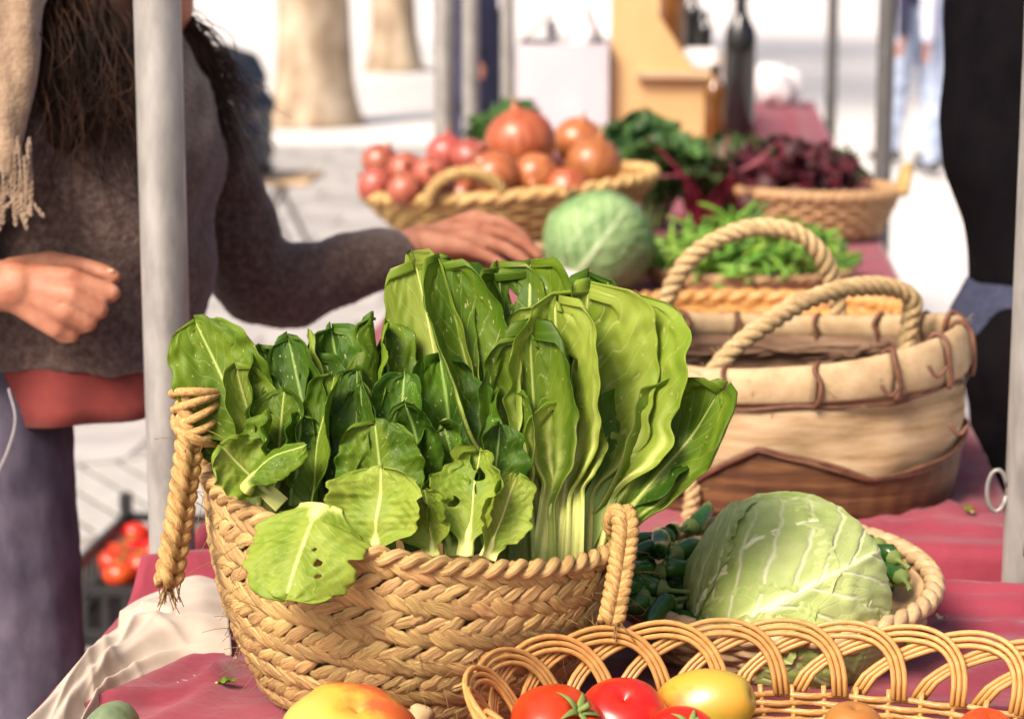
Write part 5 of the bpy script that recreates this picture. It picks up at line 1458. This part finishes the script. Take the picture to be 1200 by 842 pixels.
for q in range(5):
    for w2 in range(3, 7):
        x = -.155 + q * .078 + random.uniform(-.008, .008); y = -.25 + w2 * .082 + random.uniform(-.01, .01)
        p = np.array([cr.location.x + x, cr.location.y + y, .034 + .075 + random.uniform(0, .03)])
        t = thing('tomato', 'ripe red tomato heaped in the black plastic crate', 'tomato', tuple(p), 'tomatoes in the black crate')
        t.rotation_euler = (random.uniform(-.6, .6), random.uniform(-.6, .6), random.uniform(0, 6))
        if k < 3: tm = [tomato_mesh(k, .037, lob=.03).mesh('fruit'), calyx(.037, .037 * .64).mesh('calyx')] if k == 0 else tm
        if k == 0: tm[0].materials.append(M['tomato']); tm[1].materials.append(M['stem'])
        link('fruit', tm[0], None, t, loc=(0, 0, 0)); link('calyx', tm[1], None, t, loc=(0, 0, 0)); k += 1
for p_ in (W(140, 672, 5.02), W(146, 664, 5.12)):
    t = thing('tomato', 'ripe red tomato heaped in the black plastic crate', 'tomato', tuple(p_), 'tomatoes in the black crate')
    link('fruit', tm[0], None, t, loc=(0, 0, 0)); link('calyx', tm[1], None, t, loc=(0, 0, 0))
# ================================================================== CHAIR WITH A JACKET
c = T(318, 375, 0)
DCH = 9.6
c = W(322, 203, DCH); sz = c[2]
sz = .46; c = T(320, 205, sz)
ch = thing('folding_chair', 'wooden folding chair with metal legs behind the reaching woman', 'chair', (c[0], c[1], 0))
mb = MB(); box(mb, (-.02, 0, sz - .012), (.42, .40, .024), bev=.004); child('seat', mb, M['chair_wood'], ch, False)
for s in (-1, 1):
    mb = MB(); tube(mb, [(.17, s * .17, .035), (-.02, s * .17, sz - .03), (-.24, s * .17, .90)], .011, 8); child('leg', mb, M['steel'], ch)
    mb = MB(); tube(mb, [(-.20, s * .155, .035), (.06, s * .155, sz - .02)], .011, 8); child('leg', mb, M['steel'], ch)
mb = MB(); box(mb, (-.235, 0, .84), (.03, .38, .12), bev=.004); child('backrest', mb, M['chair_wood'], ch, False)
jk = MB()
b0 = np.array([c[0] - .235, c[1], 0])
for y in (-.19, -.08, .04, .16):
    chain(jk, [b0 + np.array([.02, y, .96]), b0 + np.array([.10, y, .90]), b0 + np.array([.13, y - .02, .74]), b0 + np.array([.12, y - .02, .60]), b0 + np.array([.14, y, .50])], [.06, .075, .085, .085, .06])
    chain(jk, [b0 + np.array([.0, y, .96]), b0 + np.array([-.07, y, .80]), b0 + np.array([-.08, y, .55])], [.05, .055, .05])
chain(jk, [b0 + np.array([.08, -.26, .92]), b0 + np.array([.16, -.30, .72]), b0 + np.array([.20, -.28, .55])], [.06, .065, .05])
me = fuse(jk, .016, 3, lambda P: wob(P, 77, .016, 14) + .005 * np.sin(P[:, 2] * 60))
tag(link('jacket', me, M['jacket']), 'shiny black quilted jacket hung over the folding chair', 'jacket')

# ================================================================== WOMAN REACHING OVER THE TABLE
D0 = 2.72
foot = W(-20, 480, D0)
wo = thing('person', 'woman in brown sweater, red shirt and jeans reaching towards the onions', 'person', (foot[0], foot[1], .034))
def w(px_, py_, d=D0): return W(px_, py_, d)
def low(p, z, dx=0, dy=0): return np.array([p[0] + dx, p[1] + dy, z])
body = MB()
hipR, hipL = w(-28, 520, 2.64), w(-40, 520, 2.83)
for hp_, o_ in ((hipR, .02), (hipL, -.05)):
    chain(body, [hp_, low(hp_, .50, .03 + o_), low(hp_, .10, o_)], [.070, .050, .036])
    chain(body, [low(hp_, .085, o_ - .02), low(hp_, .070, o_ + .16)], [.034, .026])
chain(body, [w(-38, 500), w(10, 380), w(60, 250), w(105, 140)], [.095, .10, .11, .12])
chain(body, [w(70, 72, 2.60), w(140, 80), w(205, 98, 2.84)], [.055, .085, .055])
chain(body, [w(125, 60), w(150, 0)], [.055, .048])
# head, turned to the right in profile
chain(body, [w(138, -110), w(150, -75)], [.082, .080]); ball(body, w(150, -70), (.085, .070, .09))
chain(body, [w(178, -60), w(190, 5)], [.058, .038]); chain(body, [w(190, 5), w(200, 24)], [.036, .019])
chain(body, [w(214, -78), w(232, -44)], [.010, .014]); chain(body, [w(206, -95), w(214, -60)], [.022, .020])
chain(body, [w(207, -18), w(216, -15)], [.015, .008]); chain(body, [w(205, -2), w(212, -2)], [.015, .008])
chain(body, [w(140, -75, 2.635), w(138, -50, 2.635)], [.014, .011])
# right arm: bent, fist in front of the belly
elb, wr = w(-190, 345, 2.50), w(-12, 334, 2.53)
chain(body, [w(70, 78, 2.60), elb], [.050, .042]); chain(body, [elb, w(-80, 332, 2.515), wr], [.042, .036, .027])
df = 2.52
def h(px_, py_, cc=0.0): return W(px_, py_, df - cc)
chain(body, [wr, h(20, 336, .004)], [.027, .029])
for (m_, p_, d_, t_, r) in (((82, 326, .012), (131, 343, .002), (112, 352, -.034), (84, 346, -.030), .0102), ((85, 346, .020), (117, 363, .012), (102, 369, -.028), (78, 360, -.026), .0100),
                            ((78, 366, .017), (104, 379, .010), (90, 384, -.024), (70, 376, -.022), .0092), ((66, 384, .008), (84, 393, .002), (74, 395, -.026), (58, 386, -.022), .0082)):
    chain(body, [h(18, 334 + (m_[1] - 345) * .25, .004), h(*m_)], [.021, .0125], 12)
    chain(body, [h(*m_), h(*p_), h(*d_), h(*t_)], [.0118, r, r * .9, r * .78], 12)
chain(body, [h(14, 320, -.010), h(60, 308, -.020), h(98, 313, -.022), h(124, 321, -.020), h(133, 324, -.018)], [.018, .0140, .0110, .0105, .0085], 12)
chain(body, [h(30, 345, -.006), h(62, 352, -.008)], [.026, .022])
# left arm: stretched out, open relaxed hand over the onions
sh_, el, wl = w(212, 100, 2.86), w(292, 332, 2.93), w(478, 292, 3.00)
chain(body, [sh_, el], [.048, .040]); chain(body, [el, wl], [.040, .026])
def g(px_, py_, cc=0.0): return W(px_, py_, 3.02 - cc)
chain(body, [wl, g(495, 287)], [.026, .027])
for (m_, p_, d_, t_, r) in (((556, 256, -.03), (588, 262, -.03), (606, 272, -.03), (618, 284, -.028), .0098), ((560, 268, -.008), (598, 277, -.006), (618, 288, -.004), (631, 300, -.002), .0100),
                            ((556, 280, .012), (592, 291, .016), (611, 302, .018), (622, 312, .018), .0094), ((546, 290, .030), (575, 302, .034), (590, 311, .034), (600, 318, .034), .0082)):
    chain(body, [g(498, 285, m_[2] * .5), g(*m_)], [.022, .0125], 12)
    chain(body, [g(*m_), g(*p_), g(*d_), g(*t_)], [.0115, r, r * .9, r * .75], 12)
chain(body, [g(500, 294, -.02), g(530, 302, -.03), g(560, 313, -.03), g(584, 318, -.028)], [.018, .014, .011, .0085], 12)
link('body', fuse(body, .0033, 2), M['skin'], wo)
# finger nails of the visible fist
mb = MB(); ball(mb, h(130, 318, -.013), (.0055, .004, .0035), 12); link('thumb_nail', mb.mesh('thumb_nail'), mat('nail', [(.42, .20, .13), (.48, .25, .17)], 20, rough=.3), wo)
mb = MB(); ball(mb, w(210, -88, 2.675), (.010, .010, .009), 12); ball(mb, w(210, -88, 2.765), (.010, .010, .009), 12); mb.obj('eyes', M['eye'], wo)
mb = MB(); chain(mb, [w(214, -15, 2.70), w(217, -14, 2.72), w(214, -15, 2.74)], [.006, .008, .006], 8); chain(mb, [w(211, -1, 2.70), w(214, -1, 2.72), w(211, -1, 2.74)], [.006, .008, .006], 8); mb.obj('lips', M['lip'], wo)
# sweater: loose, falls straight from the chest
def loft(mb, rings, k=40):
    V, m = [], len(rings)
    for (px_, py_, d, a_, b_) in rings:
        c_ = W(px_, py_, d)
        V += [c_ + RIGHT * a_ * math.cos(x) + TOCAM * b_ * math.sin(x) for x in np.arange(k) * 2 * PI / k]
    f = [(i * k + j, i * k + (j + 1) % k, (i + 1) * k + (j + 1) % k, (i + 1) * k + j) for i in range(m - 1) for j in range(k)] + [tuple(range(k))[::-1], tuple((m - 1) * k + j for j in range(k))]
    mb.add(V, f)
sw = MB()
loft(sw, [(95, 412, 2.71, .142, .150), (100, 340, 2.71, .146, .160), (108, 250, 2.71, .150, .165), (116, 160, 2.71, .145, .165), (125, 95, 2.72, .120, .155), (138, 50, 2.72, .085, .11), (142, 25, 2.72, .06, .07)])
chain(sw, [w(70, 90, 2.60), w(-60, 210, 2.54), w(-185, 345, 2.50)], [.075, .068, .064]); chain(sw, [w(-185, 345, 2.50), w(-90, 336, 2.51), w(-38, 335, 2.525)], [.064, .056, .048])
chain(sw, [w(195, 108, 2.83), w(232, 190, 2.87), w(296, 322, 2.93)], [.074, .066, .058]); chain(sw, [w(296, 326, 2.93), w(345, 330, 2.95), w(400, 316, 2.97), w(462, 296, 2.995)], [.060, .056, .046, .036])
def swd(P):
    z = (P - W(100, 250, 2.7)) @ UP
    return wob(P, 21, .006, 22) + .004 * np.sin(P @ RIGHT * 40 + 6 * np.sin(z * 9)) + wob(P, 22, .0012, 260)
link('sweater', fuse(sw, .0065, 6, swd), M['sweater'], wo)
# neck opening rolls over, red shirt shows under the hem
rs = MB(); K_ = 90; V = []; rows_ = []
for q, (py_, gr) in enumerate(((392, 0), (412, .0), (432, .004), (452, .008), (472, .010), (472, .004), (440, .0), (395, -.004))):
    c_ = W(92, py_, 2.71)
    for j in range(K_):
        x = j * 2 * PI / K_
        fl = .006 * math.sin(x * 9) * (py_ - 390) / 80
        c2 = c_ + RIGHT * (.134 + gr + fl) * math.cos(x) + TOCAM * (.142 + gr + fl) * math.sin(x)
        c2[2] += (.016 * max(0, math.cos(x)) + .004 * math.sin(5 * x)) * (py_ - 392) / 80
        V.append(c2)
rs.add(V, [(i * K_ + j, i * K_ + (j + 1) % K_, (i + 1) * K_ + (j + 1) % K_, (i + 1) * K_ + j) for i in range(7) for j in range(K_)])
rs.obj('shirt', M['shirt_red'], wo)
# jeans
jn = MB()
chain(jn, [w(-40, 450, 2.72), w(-38, 520, 2.72)], [.120, .128])
chain(jn, [w(-28, 470, 2.66), hipR + RIGHT * .012, low(hipR, .50, .05), low(hipR, .11, .03)], [.095, .098, .078, .060])
chain(jn, [hipL, low(hipL, .50, -.02), low(hipL, .11, -.04)], [.098, .076, .060])
link('jeans', fuse(jn, .009, 5, lambda P: wob(P, 51, .005, 30)), M['jeans'], wo)
mb = MB()
for q in ((12, 470),):
    P = spline([W(q[0] - 2, 455, 2.545), W(q[0] + 6, 490, 2.54), W(q[0] - 2, 525, 2.54), W(q[0] - 18, 560, 2.54)], 18); tube(mb, P, .0012, 5)
mb.obj('pocket_seam', M['seam'], wo)
for hp_, o_ in ((hipR, .02), (hipL, -.05)):
    mb = MB(); chain(mb, [low(hp_, .075, o_ - .03), low(hp_, .070, o_ + .12), low(hp_, .062, o_ + .18)], [.040, .038, .028]); link('shoe', fuse(mb, .008, 3), M['shoe'], wo)
# hair: mass plus locks
hr_ = MB()
chain(hr_, [w(120, -130), w(105, -60, 2.70), w(92, 40, 2.66), w(90, 110, 2.60)], [.092, .088, .062, .050])
chain(hr_, [w(128, -60, 2.63), w(120, 30, 2.60), w(118, 120, 2.56)], [.045, .05, .036])
chain(hr_, [w(40, 0, 2.62), w(60, 90, 2.56), w(70, 150, 2.55)], [.045, .05, .03])
chain(hr_, [w(160, -20, 2.80), w(205, 60, 2.78), w(222, 110, 2.76), w(238, 160, 2.76)], [.045, .040, .034, .018])
hm = fuse(hr_, .006, 4, lambda P: wob(P, 61, .005, 60))
link('hair', hm, M['hair'], wo)
mb = MB(); rh = np.random.default_rng(5)
def lock(a_, b_, c_, n, sd):
    for i in range(n):
        o1 = rh.normal(size=3) * sd; o2 = rh.normal(size=3) * sd * 1.5
        P = spline([a_ + o1 * .6, b_ + o1, c_ + o2], 12)
        P = P + RIGHT * (.006 * np.sin(np.linspace(0, 8, 12) + rh.uniform(0, 6)))[:, None]
        tube(mb, P, np.linspace(.0010, .0003, 12), 4)
lock(w(180, 0, 2.76), w(215, 80, 2.74), w(256, 190, 2.76), 260, .016)
lock(w(190, 20, 2.77), w(238, 70, 2.75), w(268, 130, 2.76), 200, .015)
lock(w(110, 0, 2.58), w(118, 80, 2.54), w(122, 165, 2.55), 240, .020)
lock(w(60, 0, 2.56), w(72, 80, 2.53), w(84, 155, 2.54), 240, .022)
tag(mb.obj('hair_locks', M['hair'], wo), kind='stuff')
# scarf hanging in front of the near shoulder, fringed end
sc = MB()
chain(sc, [w(60, -70, 2.58), w(30, -10, 2.50), w(18, 60, 2.485), w(14, 130, 2.48), (w(10, 190, 2.48))], [.030, .028, .024, .022, .016])
chain(sc, [w(20, -60, 2.55), w(2, 0, 2.50), w(-8, 90, 2.49), w(-10, 180, 2.49)], [.032, .030, .026, .018])
link('scarf', fuse(sc, .005, 3, lambda P: wob(P, 71, .004, 70) + .003 * np.sin(P @ RIGHT * 160 + P[:, 2] * 20)), M['scarf'], wo)
mb = MB()
for i in range(46):
    x = rh.uniform(-30, 38); a_ = w(x, 168 + rh.uniform(-8, 18), 2.47 + rh.uniform(-.012, .012)); L = rh.uniform(40, 92)
    P = spline([a_, w(x + rh.normal() * 4, 180 + L * .6, 2.475), w(x + rh.normal() * 7, 180 + L, 2.475)], 26); rope(mb, P, .0026, 2, 6, 5)
tag(mb.obj('fringe', M['scarf'], wo), kind='stuff')

# ================================================================== VENDOR IN BLACK
vp = thing('person', 'vendor in black top and trousers with denim sash, standing by the right pole', 'person', tuple(T(1270, 1180, .034)))
DV = 3.12
def v_(px_, py_, d=DV): return W(px_, py_, d)
vb = MB()
hR, hL = v_(1225, 420, 3.08), v_(1330, 420, 3.18)
for hp_ in (hR, hL):
    chain(vb, [hp_, low(hp_, .50, .02), low(hp_, .11, .02)], [.085, .058, .040]); chain(vb, [low(hp_, .09, .02, .03), low(hp_, .072, .0, -.14)], [.036, .026])
chain(vb, [v_(1275, 400), v_(1272, 250), v_(1262, 110), v_(1270, -20)], [.13, .12, .13, .14])
chain(vb, [v_(1170, -75), v_(1275, -85), v_(1380, -75)], [.055, .08, .055]); chain(vb, [v_(1275, -95), v_(1272, -150)], [.055, .052])
ball(vb, v_(1265, -235), (.075, .085, .105)); chain(vb, [v_(1262, -205, 3.06), v_(1262, -170, 3.05)], [.05, .03]); chain(vb, [v_(1262, -235, 3.035), v_(1262, -212, 3.02)], [.010, .015])
for s in (-1, 1):
    ball(vb, v_(1266 + s * 68, -228, 3.12), (.012, .018, .028))
    sx = 1275 + s * 108
    e_ = v_(sx + s * 25 + (40 if s < 0 else 0), 170, 3.18); h_ = v_(1290 + s * 40, 280, 2.98)
    chain(vb, [v_(sx, -72), e_, h_], [.052, .042, .028])
    for q in range(4): chain(vb, [h_, h_ + RIGHT * -s * .05 + UP * (.03 - .02 * q) + TOCAM * .02, h_ + RIGHT * -s * .085 + UP * (.026 - .02 * q) + TOCAM * .015], [.024, .011, .009], 10)
    chain(vb, [h_, h_ + UP * .04 - RIGHT * s * .02, h_ + UP * .062 - RIGHT * s * .035], [.020, .012, .009], 10)
link('body', fuse(vb, .008, 3), M['skin'], vp)
tp = MB()
loft(tp, [(1282, 335, DV, .168, .13), (1275, 265, DV, .170, .14), (1262, 200, DV, .180, .15), (1258, 130, DV, .180, .15), (1266, 40, DV, .182, .15), (1272, -40, DV, .185, .14), (1274, -95, DV, .10, .09), (1274, -120, DV, .07, .07)])
for s in (-1, 1):
    sx = 1275 + s * 108; e_ = v_(sx + s * 25 + (40 if s < 0 else 0), 170, 3.18); h_ = v_(1290 + s * 40, 280, 2.98)
    chain(tp, [v_(sx, -70), e_], [.072, .058]); chain(tp, [e_, e_ + (h_ - e_) * .8], [.056, .042])
link('top', fuse(tp, .010, 5, lambda P: wob(P, 81, .006, 18)), M['black'], vp)
db = MB()
loft(db, [(1275, 388, DV, .190, .155), (1277, 365, DV, .186, .155), (1280, 340, DV, .178, .148), (1282, 322, DV, .170, .138)], 60)
link('sash', fuse(db, .008, 3, lambda P: wob(P, 91, .005, 30)), M['denim_belt'], vp)
tr_ = MB()
chain(tr_, [v_(1270, 385), v_(1275, 430)], [.150, .150])
for hp_ in (hR, hL): chain(tr_, [hp_, low(hp_, .5, .02), low(hp_, .10, .02)], [.110, .080, .060])
link('trousers', fuse(tr_, .010, 4, lambda P: wob(P, 95, .005, 22)), M['black'], vp)
for hp_ in (hR, hL):
    mb = MB(); chain(mb, [low(hp_, .08, .02, .05), low(hp_, .074, .0, -.12), low(hp_, .066, 0, -.18)], [.042, .040, .030]); link('shoe', fuse(mb, .008, 3), M['shoe'], vp)
hb = MB(); ball(hb, v_(1266, -262, 3.15), (.092, .10, .10)); chain(hb, [v_(1266, -240, 3.20), v_(1268, -170, 3.20)], [.07, .05]); link('hair', fuse(hb, .008, 3), M['hair'], vp)

# ================================================================== PASSERS-BY FAR BEHIND
def passer(label, px_, footpy, facing, top, legs, group, stride=.12, coat=False):
    f_ = T(px_, footpy, .034)
    t = thing('person', label, 'person', tuple(f_), group)
    fw = np.array([math.cos(facing), math.sin(facing), 0]); sd = np.array([-math.sin(facing), math.cos(facing), 0])
    O = f_ * [1, 1, 0]
    def q(a_, b_, z): return O + fw * a_ + sd * b_ + UP * z
    b = MB()
    for s in (-1, 1):
        st_ = stride * s
        chain(b, [q(0, s * .09, .92), q(st_ * .5 + .03, s * .09, .50), q(st_, s * .09, .12)], [.075, .052, .036]); chain(b, [q(st_ - .03, s * .09, .085), q(st_ + .14, s * .09, .072)], [.032, .024])
        chain(b, [q(0, s * .19, 1.40), q(-st_ * .6, s * .25, 1.10), q(-st_ + .05, s * .25, .84)], [.045, .038, .026])
        for k in range(4): chain(b, [q(-st_ + .05, s * .25, .83), q(-st_ + .06 + .012 * k, s * .245, .755), q(-st_ + .07 + .012 * k, s * .24, .71)], [.022, .010, .008], 8)
        chain(b, [q(-st_ + .06, s * .245, .82), q(-st_ + .10, s * .235, .77), q(-st_ + .11, s * .23, .745)], [.014, .011, .009], 8)
    chain(b, [q(0, 0, .95), q(0, 0, 1.15), q(.01, 0, 1.36)], [.12, .105, .12]); chain(b, [q(0, -.17, 1.41), q(0, .17, 1.41)], [.055, .055]); chain(b, [q(.01, 0, 1.42), q(.03, 0, 1.53)], [.052, .048])
    ball(b, q(.03, 0, 1.63), (.085, .085, .105)); chain(b, [q(.07, 0, 1.58), q(.085, 0, 1.54)], [.04, .022]); chain(b, [q(.108, 0, 1.635), q(.125, 0, 1.60)], [.008, .013])
    link('body', fuse(b, .009, 2), M['skin'], t)
    b = MB(); z0 = .55 if coat else .93
    chain(b, [q(0, 0, 1.0), q(0, 0, 1.15), q(.01, 0, 1.36)], [.145, .132, .14]); chain(b, [q(0, -.17, 1.40), q(0, .17, 1.40)], [.070, .070])
    if coat: chain(b, [q(0, -.05, 1.0), q(0, -.06, .62)], [.14, .15]); chain(b, [q(0, .05, 1.0), q(0, .06, .62)], [.14, .15])
    for s in (-1, 1): st_ = stride * s; chain(b, [q(0, s * .19, 1.40), q(-st_ * .6, s * .25, 1.10), q(-st_ + .045, s * .25, .87)], [.060, .050, .040])
    link('coat' if coat else 'top', fuse(b, .012, 3, lambda P: wob(P, 5, .008, 16)), M[top], t)
    b = MB(); chain(b, [q(0, -.04, .98), q(0, .04, .98)], [.125, .125])
    for s in (-1, 1): st_ = stride * s; chain(b, [q(0, s * .09, .90), q(st_ * .5 + .03, s * .09, .50), q(st_, s * .09, .12)], [.095, .072, .056])
    link('trousers', fuse(b, .012, 3, lambda P: wob(P, 6, .006, 18)), M[legs], t)
    for s in (-1, 1):
        st_ = stride * s; b = MB(); chain(b, [q(st_ - .04, s * .09, .074), q(st_ + .10, s * .09, .070), q(st_ + .17, s * .09, .062)], [.040, .038, .028]); link('shoe', fuse(b, .010, 2), M['shoe'], t)
    b = MB(); ball(b, q(.0, 0, 1.66), (.10, .10, .10)); chain(b, [q(-.04, 0, 1.62), q(-.05, 0, 1.52)], [.075, .06]); link('hair', fuse(b, .010, 2), M['hair'], t)
passer('person in navy coat standing behind the white carton', 556, 232, -.3, 'navy', 'navy', 'passers-by beyond the stall', .05, True)
passer('person in dark top and pale jeans walking on the sunny street', 1072, 190, 2.4, 'navy', 'jean_pale', 'passers-by beyond the stall')
passer('person in pale blue shirt and blue jeans nearer to the vendor', 1118, 205, 2.0, 'shirt_pale', 'jean_pale', 'passers-by beyond the stall')
